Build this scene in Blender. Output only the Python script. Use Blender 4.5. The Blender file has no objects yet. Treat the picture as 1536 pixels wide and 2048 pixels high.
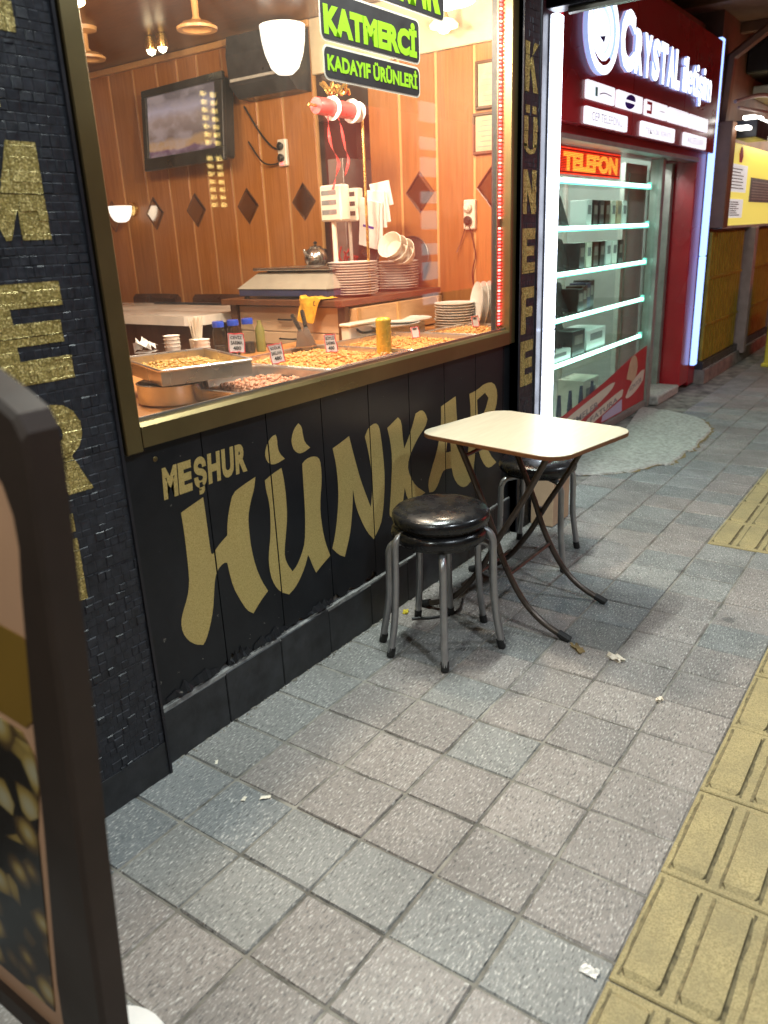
import bpy, bmesh, math, random
from mathutils import Vector, Matrix
rnd = random.Random(7)
scn = bpy.context.scene
COL = scn.collection
R = math.radians

# ---------------------------------------------------------------- camera
CAM = Vector((-1.1734, -1.656, 1.4062))
YAW, PITCH, ROLL, FPX = R(35.989), R(-19.234), R(-2.478), 1575.83
Fw = Vector((math.cos(PITCH)*math.cos(YAW), math.cos(PITCH)*math.sin(YAW), math.sin(PITCH)))
_r = Vector((math.sin(YAW), -math.cos(YAW), 0)); _u = _r.cross(Fw)
Rt = _r*math.cos(ROLL) + _u*math.sin(ROLL)
Up = -_r*math.sin(ROLL) + _u*math.cos(ROLL)
cd = bpy.data.cameras.new('camera'); cam = bpy.data.objects.new('camera', cd); COL.objects.link(cam)
m = Matrix((Rt, Up, -Fw)).transposed().to_4x4(); m.translation = CAM
cam.matrix_world = m
cd.sensor_fit = 'VERTICAL'; cd.sensor_height = 36.0; cd.lens = FPX/2048*36
cd.clip_start = 0.05; cd.clip_end = 300
cd.dof.use_dof = True; cd.dof.focus_distance = 2.9; cd.dof.aperture_fstop = 3.2
scn.camera = cam

# ---------------------------------------------------------------- world (night), exposure
w = bpy.data.worlds.new('World'); scn.world = w; w.use_nodes = True
nt = w.node_tree; nt.nodes.clear()
sky = nt.nodes.new('ShaderNodeTexSky'); sky.sky_type = 'NISHITA'; sky.sun_disc = False
sky.sun_elevation = R(3); sky.sun_rotation = R(200); sky.air_density = 1.5; sky.dust_density = 4
bg = nt.nodes.new('ShaderNodeBackground'); bg.inputs['Strength'].default_value = 0.020
wo = nt.nodes.new('ShaderNodeOutputWorld')
nt.links.new(sky.outputs[0], bg.inputs[0]); nt.links.new(bg.outputs[0], wo.inputs[0])
vs = scn.view_settings
vs.view_transform = 'Standard'; vs.look = 'None'; vs.exposure = 0.0; vs.gamma = 1.0; vs.use_curve_mapping = False
scn.cycles.max_bounces = 8; scn.cycles.transparent_max_bounces = 16
scn.cycles.caustics_reflective = False; scn.cycles.caustics_refractive = False
scn.cycles.sample_clamp_indirect = 4.0

def in_view(p, pad=40):
    d = Vector(p) - CAM; z = d.dot(Fw)
    if z < .2: return None
    x = 768 + FPX*d.dot(Rt)/z; y = 1024 - FPX*d.dot(Up)/z
    return z if -pad < x < 1536+pad and -pad < y < 2048+pad else None

# ---------------------------------------------------------------- materials
def new_mat(name):
    mt = bpy.data.materials.new(name); mt.use_nodes = True
    t = mt.node_tree; b = t.nodes['Principled BSDF']
    return mt, t, b
def N(t, kind, **kw):
    n = t.nodes.new(kind)
    for k, v in kw.items():
        if k in n.inputs: n.inputs[k].default_value = v
        else: setattr(n, k, v)
    return n
def coords(t, scale=(1,1,1), src='world'):
    mp = t.nodes.new('ShaderNodeMapping'); mp.inputs['Scale'].default_value = scale
    if src == 'world':
        g = t.nodes.new('ShaderNodeNewGeometry'); t.links.new(g.outputs['Position'], mp.inputs[0])
    else:
        g = t.nodes.new('ShaderNodeTexCoord'); t.links.new(g.outputs['Object'], mp.inputs[0])
    return mp.outputs[0]
def ramp(t, fac, stops):
    r = t.nodes.new('ShaderNodeValToRGB'); e = r.color_ramp.elements
    while len(e) < len(stops): e.new(0.5)
    for el, (p, c) in zip(e, stops): el.position = p; el.color = (*c, 1) if len(c) == 3 else c
    t.links.new(fac, r.inputs[0]); return r.outputs[0]
def mixc(t, fac, a, b):
    mx = t.nodes.new('ShaderNodeMix'); mx.data_type = 'RGBA'
    for sock, v in ((mx.inputs[0], fac), (mx.inputs[6], a), (mx.inputs[7], b)):
        if hasattr(v, 'is_linked') or hasattr(v, 'links'): t.links.new(v, sock)
        elif isinstance(v, (tuple, list)): sock.default_value = (*v, 1) if len(v) == 3 else v
        else: sock.default_value = v
    return mx.outputs[2]
def bump(t, b, h, dist=.002, strength=.6):
    n = t.nodes.new('ShaderNodeBump'); n.inputs['Distance'].default_value = dist; n.inputs['Strength'].default_value = strength
    t.links.new(h, n.inputs['Height']); t.links.new(n.outputs[0], b.inputs['Normal'])
def plain(name, col, rough=.5, metal=0.0, var=.18, scale=30, bmp=0.0, src='world', spec=.5):
    mt, t, b = new_mat(name)
    c = coords(t, (1,1,1), src)
    n = N(t, 'ShaderNodeTexNoise', Scale=scale, Detail=4.0, Roughness=.6); t.links.new(c, n.inputs[0])
    lo = tuple(max(0, x*(1-var)) for x in col); hi = tuple(min(1, x*(1+var)) for x in col)
    t.links.new(ramp(t, n.outputs[0], [(.3, lo), (.7, hi)]), b.inputs['Base Color'])
    n2 = N(t, 'ShaderNodeTexNoise', Scale=scale*.35, Detail=3.0); t.links.new(c, n2.inputs[0])
    t.links.new(ramp(t, n2.outputs[0], [(.3, (max(.03, rough-.1),)*3), (.7, (min(1, rough+.1),)*3)]), b.inputs['Roughness'])
    b.inputs['Metallic'].default_value = metal
    b.inputs['Specular IOR Level'].default_value = spec
    if bmp: bump(t, b, n.outputs[0], bmp)
    return mt
def emit(name, col, s, base=None):
    mt, t, b = new_mat(name)
    b.inputs['Base Color'].default_value = (*(base or col), 1)
    b.inputs['Emission Color'].default_value = (*col, 1); b.inputs['Emission Strength'].default_value = s
    b.inputs['Roughness'].default_value = .4
    return mt

def tile_mat(name, lo, hi):
    mt, t, b = new_mat(name)
    c = coords(t)
    n = N(t, 'ShaderNodeTexNoise', Scale=9.0, Detail=5.0, Roughness=.65); t.links.new(c, n.inputs[0])
    base = ramp(t, n.outputs[0], [(.3, lo), (.7, hi)])
    oi = t.nodes.new('ShaderNodeObjectInfo')
    rv = ramp(t, oi.outputs['Random'], [(0, (.82,.82,.82)), (1, (1.12,1.1,1.08))])
    mul = t.nodes.new('ShaderNodeMix'); mul.data_type = 'RGBA'; mul.blend_type = 'MULTIPLY'; mul.inputs[0].default_value = 1
    t.links.new(base, mul.inputs[6]); t.links.new(rv, mul.inputs[7])
    # exposed aggregate: pale elongated flecks and dark pits
    cs = coords(t, (1.0, 1.0, 1.0))
    rot = t.nodes.new('ShaderNodeMapping'); rot.inputs['Rotation'].default_value = (0, 0, R(-40)); rot.inputs['Scale'].default_value = (66, 220, 120)
    g = t.nodes.new('ShaderNodeNewGeometry'); t.links.new(g.outputs['Position'], rot.inputs[0])
    f = N(t, 'ShaderNodeTexNoise', Scale=1.0, Detail=2.0, Roughness=.55); t.links.new(rot.outputs[0], f.inputs[0])
    fl = ramp(t, f.outputs[0], [(.56, (0,0,0)), (.74, (1,1,1))])
    dk = ramp(t, f.outputs[0], [(.30, (1,1,1)), (.42, (0,0,0))])
    c1 = mixc(t, fl, mul.outputs[2], (.56,.54,.50))
    c2 = mixc(t, dk, c1, (.055,.055,.055))
    # grime
    n2 = N(t, 'ShaderNodeTexNoise', Scale=2.2, Detail=6.0, Roughness=.7); t.links.new(c, n2.inputs[0])
    gr = ramp(t, n2.outputs[0], [(.42, (0,0,0)), (.75, (.45,.45,.45))])
    c3 = mixc(t, gr, c2, (.075,.07,.062))
    # worn, dirt filled arrises and trodden-in gum spots
    oc = t.nodes.new('ShaderNodeTexCoord'); sp_ = t.nodes.new('ShaderNodeSeparateXYZ'); t.links.new(oc.outputs['Object'], sp_.inputs[0])
    e = []
    for k, h in ((0, .1), (1, .108)):
        aa = N(t, 'ShaderNodeMath', operation='ABSOLUTE'); t.links.new(sp_.outputs[k], aa.inputs[0])
        dd = N(t, 'ShaderNodeMath', operation='DIVIDE'); t.links.new(aa.outputs[0], dd.inputs[0]); dd.inputs[1].default_value = h; e.append(dd)
    mxn = N(t, 'ShaderNodeMath', operation='MAXIMUM'); t.links.new(e[0].outputs[0], mxn.inputs[0]); t.links.new(e[1].outputs[0], mxn.inputs[1])
    nz = N(t, 'ShaderNodeTexNoise', Scale=16.0, Detail=4.0); t.links.new(c, nz.inputs[0])
    e0 = N(t, 'ShaderNodeMath', operation='MULTIPLY_ADD'); t.links.new(nz.outputs[0], e0.inputs[0]); e0.inputs[1].default_value = .10; t.links.new(mxn.outputs[0], e0.inputs[2])
    ed = N(t, 'ShaderNodeMapRange'); ed.inputs[1].default_value = .995; ed.inputs[2].default_value = 1.05; t.links.new(e0.outputs[0], ed.inputs[0])
    em = ramp(t, ed.outputs[0], [(.99, (0,0,0)), (1.0, (.0,.0,.0))] if False else [(1.03, (0,0,0)), (1.08, (.45,.45,.45))] if False else [(.0, (0,0,0)), (1.0, (.28,.28,.28))])
    lt_ = N(t, 'ShaderNodeMath', operation='LESS_THAN'); t.links.new(mxn.outputs[0], lt_.inputs[0]); lt_.inputs[1].default_value = 1.1
    emm = N(t, 'ShaderNodeMath', operation='MULTIPLY'); t.links.new(em, emm.inputs[0]); t.links.new(lt_.outputs[0], emm.inputs[1])
    c4 = mixc(t, emm.outputs[0], c3, (.105,.093,.072))
    vo = N(t, 'ShaderNodeTexVoronoi', Scale=3.4); wp = mixc(t, .06, c, nz.outputs['Color']); t.links.new(wp, vo.inputs['Vector'])
    gm = ramp(t, vo.outputs['Distance'], [(.055, (.6,.6,.6)), (.075, (0,0,0))])
    t.links.new(mixc(t, gm, c4, (.06,.058,.055)), b.inputs['Base Color'])
    t.links.new(ramp(t, n2.outputs[0], [(.3, (.42,)*3), (.7, (.7,)*3)]), b.inputs['Roughness'])
    bump(t, b, f.outputs[0], .0022, .8)
    return mt
M = {}
M['tile_grey'] = tile_mat('paver_grey', (.165,.168,.162), (.24,.243,.233))
M['tile_pink'] = tile_mat('paver_pink', (.195,.174,.160), (.272,.244,.226))
M['tile_blue'] = tile_mat('paver_blue', (.135,.149,.155), (.203,.218,.223))
M['mortar'] = plain('joint_sand', (.18,.168,.142), .95, 0, .7, 9, .003)
def tactile_mat():
    mt, t, b = new_mat('tactile_yellow')
    c = coords(t)
    n = N(t, 'ShaderNodeTexNoise', Scale=260.0, Detail=2.0); t.links.new(c, n.inputs[0])
    n2 = N(t, 'ShaderNodeTexNoise', Scale=6.0, Detail=5.0, Roughness=.7); t.links.new(c, n2.inputs[0])
    a = ramp(t, n.outputs[0], [(.35, (.235,.185,.08)), (.65, (.43,.345,.165))])
    g = ramp(t, n2.outputs[0], [(.35, (.05,.05,.05)), (.72, (.8,.8,.8))])
    t.links.new(mixc(t, g, a, (.20,.165,.085)), b.inputs['Base Color'])
    b.inputs['Roughness'].default_value = .75; bump(t, b, n.outputs[0], .0015, .7)
    return mt
M['tactile'] = tactile_mat()
M['tactile_dirt_shade'] = plain('tactile_groove_dirt_and_shade', (.15,.12,.06), .95, 0, .5, 60)
M['concrete'] = plain('concrete', (.36,.345,.305), .85, 0, .35, 45, .002)
M['concrete_dark'] = plain('concrete_dirty', (.2,.17,.14), .9, 0, .4, 10, .004)
def black_panel():
    mt, t, b = new_mat('black_painted_board')
    c = coords(t)
    n = N(t, 'ShaderNodeTexNoise', Scale=5.0, Detail=6.0, Roughness=.7); t.links.new(c, n.inputs[0])
    base = ramp(t, n.outputs[0], [(.35, (.007,.0085,.011)), (.7, (.016,.018,.021))])
    # chips and scuffs, denser close to the ground
    v = N(t, 'ShaderNodeTexNoise', Scale=34.0, Detail=3.0, Roughness=.75); t.links.new(c, v.inputs[0])
    sx = t.nodes.new('ShaderNodeSeparateXYZ'); g = t.nodes.new('ShaderNodeNewGeometry'); t.links.new(g.outputs['Position'], sx.inputs[0])
    mr = N(t, 'ShaderNodeMapRange'); mr.inputs[1].default_value = .05; mr.inputs[2].default_value = .6; mr.inputs[3].default_value = .06; mr.inputs[4].default_value = 0
    t.links.new(sx.outputs[2], mr.inputs[0])
    ad = N(t, 'ShaderNodeMath', operation='ADD'); t.links.new(v.outputs[0], ad.inputs[0]); t.links.new(mr.outputs[0], ad.inputs[1])
    sc = ramp(t, ad.outputs[0], [(.705, (0,0,0)), (.74, (1,1,1))])
    t.links.new(mixc(t, sc, base, (.17,.16,.14)), b.inputs['Base Color'])
    t.links.new(ramp(t, n.outputs[0], [(.3, (.3,)*3), (.75, (.5,)*3)]), b.inputs['Roughness'])
    b.inputs['Specular IOR Level'].default_value = .28
    bump(t, b, n.outputs[0], .002, .3)
    return mt
M['black_board'] = black_panel()
M['plinth'] = plain('dark_plinth_tile', (.022,.024,.027), .5, 0, .5, 14, .002)
M['raw_edge'] = plain('worn_board_edge', (.16,.14,.115), .85, 0, .5, 40, .003)
M['ledge_highlight'] = plain('worn_ledge_painted_light', (.15,.15,.145), .85, 0, .6, 22, .002)
M['chip'] = plain('black_split_stone', (.020,.0235,.031), .46, 0, .45, 60, .0012, 'world', .4)
M['chip_bed'] = plain('black_stone_bed', (.011,.0125,.016), .55, 0, .4, 50, .001)
def glitter():
    mt, t, b = new_mat('gold_glitter')
    c = coords(t)
    v = N(t, 'ShaderNodeTexVoronoi', Scale=330.0); t.links.new(c, v.inputs['Vector'])
    s = t.nodes.new('ShaderNodeSeparateColor'); t.links.new(v.outputs['Color'], s.inputs[0])
    t.links.new(ramp(t, s.outputs[0], [(.2, (.25,.195,.06)), (.75, (.50,.40,.125)), (.95, (.90,.76,.34))]), b.inputs['Base Color'])
    b.inputs['Metallic'].default_value = .35
    t.links.new(ramp(t, s.outputs[1], [(0, (.25,)*3), (1, (.65,)*3)]), b.inputs['Roughness'])
    bump(t, b, s.outputs[2], .0012, .9)
    return mt
M['glitter'] = glitter()
def gold_paint():
    mt, t, b = new_mat('gold_paint')
    c = coords(t)
    n = N(t, 'ShaderNodeTexNoise', Scale=420.0, Detail=2.0); t.links.new(c, n.inputs[0])
    n2 = N(t, 'ShaderNodeTexNoise', Scale=5.0, Detail=4.0); t.links.new(c, n2.inputs[0])
    a = ramp(t, n.outputs[0], [(.35, (.43,.32,.095)), (.7, (.66,.53,.21))])
    g = ramp(t, n2.outputs[0], [(.35, (0,0,0)), (.8, (.4,.4,.4))])
    t.links.new(mixc(t, g, a, (.42,.335,.14)), b.inputs['Base Color'])
    b.inputs['Metallic'].default_value = .25; b.inputs['Roughness'].default_value = .5
    return mt
M['gold'] = gold_paint()
def brushed(name, col, rough=.38):
    mt, t, b = new_mat(name)
    c = coords(t, (3, 25, 60))
    n = N(t, 'ShaderNodeTexNoise', Scale=3.0, Detail=4.0); t.links.new(c, n.inputs[0])
    t.links.new(ramp(t, n.outputs[0], [(.3, tuple(x*.75 for x in col)), (.7, tuple(x*1.2 for x in col))]), b.inputs['Base Color'])
    t.links.new(ramp(t, n.outputs[0], [(.3, (rough-.08,)*3), (.7, (rough+.1,)*3)]), b.inputs['Roughness'])
    b.inputs['Metallic'].default_value = .85
    return mt
M['bronze'] = plain('bronze_aluminium', (.20,.155,.07), .36, .85, .12, 5)
M['steel'] = plain('steel', (.52,.50,.47), .24, .95, .06, 9)
M['tray_metal'] = plain('tray_aluminium', (.60,.57,.53), .3, .85, .08, 14)
def wood(name, lo, hi, scale=(2.2, 30, 2.2), rough=.35, grain=4.0):
    mt, t, b = new_mat(name)
    c = coords(t, scale)
    n = N(t, 'ShaderNodeTexNoise', Scale=grain, Detail=6.0, Roughness=.6, Distortion=.6); t.links.new(c, n.inputs[0])
    t.links.new(ramp(t, n.outputs[0], [(.3, lo), (.7, hi)]), b.inputs['Base Color'])
    b.inputs['Roughness'].default_value = rough
    oi = t.nodes.new('ShaderNodeObjectInfo'); hv = t.nodes.new('ShaderNodeHueSaturation')
    lk = b.inputs['Base Color'].links[0].from_socket; t.links.new(lk, hv.inputs['Color'])
    vr = N(t, 'ShaderNodeMapRange'); vr.inputs[3].default_value = .84; vr.inputs[4].default_value = 1.14; t.links.new(oi.outputs['Random'], vr.inputs[0]); t.links.new(vr.outputs[0], hv.inputs['Value'])
    t.links.new(hv.outputs[0], b.inputs['Base Color'])
    bump(t, b, n.outputs[0], .0006, .3)
    return mt
M['wall_wood'] = wood('honey_wood_panel', (.28,.10,.020), (.41,.16,.040), (8, 22, .9), .38)
M['batten'] = wood('pale_wood_batten', (.52,.27,.095), (.62,.34,.13), (8, 22, .9), .4)
M['ceil_wood'] = wood('dark_wood_ceiling', (.10,.035,.012), (.17,.065,.022), (18, 2, 8), .3)
M['counter_wood'] = wood('orange_wood_counter', (.42,.17,.05), (.55,.25,.08), (2, 22, 8), .35)
M['light_wood'] = wood('light_wood', (.50,.27,.12), (.62,.36,.17), (2, 12, 8), .4)
M['table_wood'] = wood('beech_laminate', (.36,.32,.235), (.43,.385,.29), (2.0, 22, 8), .28, 3)
M['brown_wood'] = wood('brown_wood', (.09,.035,.015), (.14,.055,.025), (9, 9, 2), .35)
M['niche_dark'] = plain('dark_brown_paint', (.035,.016,.010), .5, 0, .2, 6)
M['edge_band'] = plain('brown_edge_band', (.17,.065,.022), .45, 0, .2, 20)
M['cream'] = plain('cream_plaster', (.62,.50,.32), .6, 0, .1, 8)
M['peach'] = plain('peach_laminate', (.62,.43,.27), .4, 0, .06, 6)
M['marble'] = plain('white_marble', (.80,.74,.66), .15, 0, .1, 7)
M['white'] = plain('white_plastic', (.78,.77,.74), .35, 0, .05, 10)
M['offwhite'] = plain('cream_plastic', (.72,.66,.54), .35, 0, .08, 10)
M['porcelain'] = plain('porcelain', (.82,.79,.74), .12, 0, .03, 5)
M['plate_rim'] = plain('plate_rim', (.70,.62,.54), .2, 0, .1, 10)
M['paper'] = plain('paper', (.80,.76,.70), .8, 0, .06, 20)
M['aged_paper'] = plain('aged_paper', (.46,.37,.24), .7, 0, .12, 20)
M['black_plastic'] = plain('black_plastic', (.015,.014,.013), .35, 0, .3, 20)
M['dark_plastic'] = plain('dark_grey_plastic', (.03,.03,.032), .35, 0, .3, 20)
M['leather'] = plain('black_leather', (.008,.008,.009), .27, 0, .3, 60, .0, 'object')
M['brown_leather'] = plain('brown_leather', (.05,.018,.010), .35, 0, .3, 60, .001)
M['silver'] = plain('silver_painted_tube', (.34,.34,.345), .36, .75, .12, 20)
M['bronze_tube'] = plain('bronze_painted_tube', (.085,.066,.054), .34, .6, .2, 30)
M['rubber'] = plain('black_rubber', (.012,.012,.012), .6, 0, .2, 30)
M['board_brown'] = plain('dark_brown_frame', (.036,.022,.016), .55, 0, .15, 8, 0, 'object', .3)
M['board_tan'] = plain('tan_print', (.50,.27,.16), .5, 0, .06, 5)
M['red'] = plain('red_composite_panel', (.34,.012,.018), .28, 0, .12, 3)
M['dark_red'] = plain('dark_red_panel', (.27,.011,.018), .3, 0, .15, 3)
M['black_metal'] = plain('black_metal', (.018,.018,.024), .35, .3, .2, 20)
M['grey_metal'] = plain('grey_aluminium', (.30,.29,.26), .4, .5, .15, 15)
M['pale_metal'] = plain('pale_aluminium', (.55,.54,.48), .4, .3, .15, 15)
M['grey_wall'] = plain('grey_green_wall', (.40,.44,.40), .7, 0, .1, 3)
M['shelf_back'] = plain('shelf_back', (.55,.58,.54), .6, 0, .08, 3)
M['mustard'] = plain('mustard_print', (.20,.105,.015), .5, 0, .12, 4)
M['reflection_gold'] = plain('golden_reflection', (.85,.55,.06), .25, .35, .15, 40)
M['yellow'] = plain('yellow_vinyl', (.68,.55,.045), .5, 0, .12, 4)
M['yellow_paint'] = plain('yellow_shutter_paint', (.27,.19,.014), .5, .1, .25, 12)
M['pinkgrey'] = plain('pinkish_post', (.30,.22,.19), .6, 0, .2, 10)
M['brown_canopy'] = plain('brown_canopy', (.16,.075,.035), .6, 0, .25, 5)
M['blue_lid'] = plain('blue_plastic', (.02,.06,.42), .35, 0, .1, 10)
M['red_plastic'] = plain('red_satin', (.72,.06,.06), .35, 0, .15, 20)
M['gold_foil'] = plain('gold_foil', (.75,.50,.16), .25, .9, .2, 60, .001)
M['yellow_cloth'] = plain('yellow_cloth', (.70,.36,.03), .85, 0, .3, 40, .002)
M['cardboard'] = plain('cardboard', (.48,.33,.21), .8, 0, .1, 15)
M['navy'] = plain('navy_plastic', (.03,.035,.09), .4, 0, .2, 10)
M['scale_grey'] = plain('grey_beige_metal', (.40,.36,.29), .35, .3, .1, 10)
M['dryleaf'] = plain('dry_leaf', (.20,.14,.06), .9, 0, .4, 60)
M['olive'] = plain('olive_label', (.20,.19,.05), .5, 0, .1, 10)
def food(name, lo, hi, sc=60):
    mt, t, b = new_mat(name)
    c = coords(t); n = N(t, 'ShaderNodeTexNoise', Scale=float(sc), Detail=5.0, Roughness=.7); t.links.new(c, n.inputs[0])
    t.links.new(ramp(t, n.outputs[0], [(.3, lo), (.7, hi)]), b.inputs['Base Color'])
    b.inputs['Roughness'].default_value = .45; bump(t, b, n.outputs[0], .002, .7)
    return mt
M['food_yellow'] = food('golden_shreds', (.40,.20,.03), (.66,.42,.09))
M['food_orange'] = food('orange_pastry', (.50,.20,.045), (.80,.42,.13))
M['food_pink'] = food('pinkish_pastry', (.42,.19,.10), (.66,.36,.22))
def mirror():
    mt, t, b = new_mat('bevelled_mirror'); b.inputs['Metallic'].default_value = 1; b.inputs['Base Color'].default_value = (.55,.47,.40,1); b.inputs['Roughness'].default_value = .12
    return mt
M['mirror'] = mirror()
def glass(name, tint=(1,1,1), film=0):
    mt = bpy.data.materials.new(name); mt.use_nodes = True; t = mt.node_tree; t.nodes.clear()
    o = t.nodes.new('ShaderNodeOutputMaterial'); tr = N(t, 'ShaderNodeBsdfTransparent'); tr.inputs[0].default_value = (*tint, 1)
    gl = N(t, 'ShaderNodeBsdfGlossy'); gl.inputs['Roughness'].default_value = .02
    g = t.nodes.new('ShaderNodeNewGeometry'); dp = N(t, 'ShaderNodeVectorMath', operation='DOT_PRODUCT')
    t.links.new(g.outputs['Incoming'], dp.inputs[0]); t.links.new(g.outputs['Normal'], dp.inputs[1])
    ab = N(t, 'ShaderNodeMath', operation='ABSOLUTE'); t.links.new(dp.outputs['Value'], ab.inputs[0])
    om = N(t, 'ShaderNodeMath', operation='SUBTRACT'); om.inputs[0].default_value = 1; t.links.new(ab.outputs[0], om.inputs[1])
    pw = N(t, 'ShaderNodeMath', operation='POWER'); t.links.new(om.outputs[0], pw.inputs[0]); pw.inputs[1].default_value = 5
    fr = N(t, 'ShaderNodeMath', operation='MULTIPLY_ADD'); t.links.new(pw.outputs[0], fr.inputs[0]); fr.inputs[1].default_value = .92; fr.inputs[2].default_value = .04
    mx = t.nodes.new('ShaderNodeMixShader')
    t.links.new(fr.outputs[0], mx.inputs[0]); t.links.new(tr.outputs[0], mx.inputs[1]); t.links.new(gl.outputs[0], mx.inputs[2])
    if film:      # smudged dirt film, with painted haze that lifts the blacks behind
        c = coords(t, (1.2, 1, .8)); n = N(t, 'ShaderNodeTexNoise', Scale=3.0, Detail=6.0, Roughness=.65, Distortion=1.0); t.links.new(c, n.inputs[0])
        df = t.nodes.new('ShaderNodeBsdfDiffuse'); df.inputs[0].default_value = (.8,.78,.74,1); tl = t.nodes.new('ShaderNodeBsdfTranslucent'); tl.inputs[0].default_value = (.8,.78,.74,1)
        a1 = t.nodes.new('ShaderNodeMixShader'); a1.inputs[0].default_value = .5; t.links.new(df.outputs[0], a1.inputs[1]); t.links.new(tl.outputs[0], a1.inputs[2])
        f2 = t.nodes.new('ShaderNodeMixShader'); t.links.new(ramp(t, n.outputs[0], [(.35, (film*.35,)*3), (.75, (film*1.7,)*3)]), f2.inputs[0])
        t.links.new(mx.outputs[0], f2.inputs[1]); t.links.new(a1.outputs[0], f2.inputs[2]); t.links.new(f2.outputs[0], o.inputs[0])
    else: t.links.new(mx.outputs[0], o.inputs[0])
    return mt
M['glass'] = glass('clear_glass')
M['window_glass'] = glass('shop_window_glass', (1,1,1), .018)
M['glass_green'] = glass('greenish_glass', (.92,.98,.955))
M['jar_glass'] = glass('jar_glass', (.86,.90,.92))
WARM = (1.0,.83,.62)
M['lamp_warm'] = emit('warm_lamp_glass', (1.0,.72,.34), 3.2, (.8,.7,.5))
M['lamp_hot'] = emit('lamp_bulb', (1.0,.86,.55), 9.0)
M['lamp_white'] = emit('white_lamp_bowl', (1.0,.97,.84), 1.35, (.8,.8,.75))
M['tube_left'] = emit('white_led_profile', (.80,.86,1.0), 7.0)
M['tube_right'] = emit('blue_led_profile', (.30,.46,1.0), 2.2)
M['shelf_led'] = emit('shelf_led', (.62,1.0,.88), 7.0)
M['shelf_glow'] = emit('shelf_teal_halo', (.18,.75,.60), 1.2)
M['sign_white'] = emit('white_channel_letter', (.90,.94,1.0), 2.3)
M['plate_white'] = emit('white_light_box', (.90,.92,1.0), .95)
M['letter_side'] = emit('blue_lit_letter_side', (.42,.55,1.0), .75)
M['led_red'] = emit('red_led', (1.0,.05,.05), 9.0)
M['led_pink'] = emit('red_led_lens', (1.0,.30,.22), 6.0)
M['matrix_red'] = emit('red_matrix_rows', (1.0,.035,.01), 1.6)
M['matrix_dark'] = emit('dark_red_matrix', (.5,.004,.002), .5, (.06,.005,.005))
M['matrix_yellow'] = emit('orange_matrix_dots', (1.0,.42,.05), 1.9)
M['green_glow_vinyl'] = emit('yellow_green_vinyl_glow', (.36,.70,.03), .22, (.26,.50,.02))  # vinyl lettering given a glow of its own, though no lamp
M['plate_blue'] = plain('blue_print', (.005,.012,.30), .5, 0, .05, 5)
M['plate_red'] = plain('red_print', (.55,.03,.05), .5, 0, .05, 5)
M['plate_ink'] = plain('faint_ink', (.45,.40,.55), .5, 0, .05, 5)
M['plate_teal'] = plain('teal_print', (.15,.42,.42), .5, 0, .05, 5)
M['ink'] = plain('black_ink', (.02,.018,.018), .6, 0, .2, 30)
M['grey_ink'] = plain('grey_print', (.20,.20,.20), .6, 0, .2, 30)
M['poster_white'] = emit('back_lit_poster', (.85,.88,.85), .55, (.7,.7,.68))
M['tube_white'] = emit('white_fluorescent', (1.0,.98,.90), 6.0)
M['yellow_lit'] = emit('back_lit_yellow', (.80,.70,.16), .75, (.7,.55,.05))
M['red_lit'] = emit('red_lit_panel', (1.0,.06,.03), 1.9, (.4,.02,.02))
M['far_yellow'] = emit('added_yellow_bulbs', (1.0,.72,.22), 14.0)
M['far_white'] = emit('pale_reflection_glow', (1.0,.86,.9), 1.7)
M['sticker_red'] = plain('red_sticker', (.40,.02,.025), .4, 0, .1, 5)
M['sticker_cream'] = plain('cream_sticker', (.60,.53,.43), .45, 0, .08, 6)
def tv_screen():
    mt, t, b = new_mat('tv_picture')
    c = coords(t, (1, 5, 9)); n = N(t, 'ShaderNodeTexNoise', Scale=1.3, Detail=3.0); t.links.new(c, n.inputs[0])
    sx = t.nodes.new('ShaderNodeSeparateXYZ'); g = t.nodes.new('ShaderNodeNewGeometry'); t.links.new(g.outputs['Position'], sx.inputs[0])
    mr = N(t, 'ShaderNodeMapRange'); mr.inputs[1].default_value = 1.95; mr.inputs[2].default_value = 2.33; t.links.new(sx.outputs[2], mr.inputs[0])
    ad = N(t, 'ShaderNodeMath', operation='MULTIPLY_ADD'); t.links.new(n.outputs[0], ad.inputs[0]); ad.inputs[1].default_value = .22; t.links.new(mr.outputs[0], ad.inputs[2])
    band = ramp(t, ad.outputs[0], [(.12, (.10,.06,.07)), (.22, (.18,.08,.13)), (.26, (.50,.26,.10)), (.36, (.45,.25,.12)), (.42, (.20,.13,.11)), (.70, (.36,.24,.20)), (.85, (.44,.36,.40)), (1.0, (.17,.13,.13))])
    col = mixc(t, ramp(t, n.outputs[0], [(.45, (0,0,0)), (.62, (.45,.45,.45))]), band, (.55,.42,.40))
    t.links.new(col, b.inputs['Emission Color']); b.inputs['Emission Strength'].default_value = .75
    b.inputs['Base Color'].default_value = (.02,.02,.02,1); b.inputs['Roughness'].default_value = .15
    return mt
M['tv'] = tv_screen()
def foodpic():
    mt, t, b = new_mat('printed_food_picture')
    c = coords(t, (1, 1, 1)); n = N(t, 'ShaderNodeTexVoronoi', Scale=17.0); t.links.new(c, n.inputs['Vector']); sc = t.nodes.new('ShaderNodeSeparateColor'); t.links.new(n.outputs['Color'], sc.inputs[0])
    sm = N(t, 'ShaderNodeMath', operation='MULTIPLY_ADD'); t.links.new(n.outputs['Distance'], sm.inputs[0]); sm.inputs[1].default_value = -.9; t.links.new(sc.outputs[0], sm.inputs[2])
    t.links.new(ramp(t, sm.outputs[0], [(.0, (.02,.014,.01)), (.22, (.10,.055,.02)), (.4, (.34,.22,.06)), (.6, (.42,.36,.24)), (.8, (.14,.12,.08))]), b.inputs['Base Color'])
    b.inputs['Roughness'].default_value = .4
    return mt
M['foodpic'] = foodpic()

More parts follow.
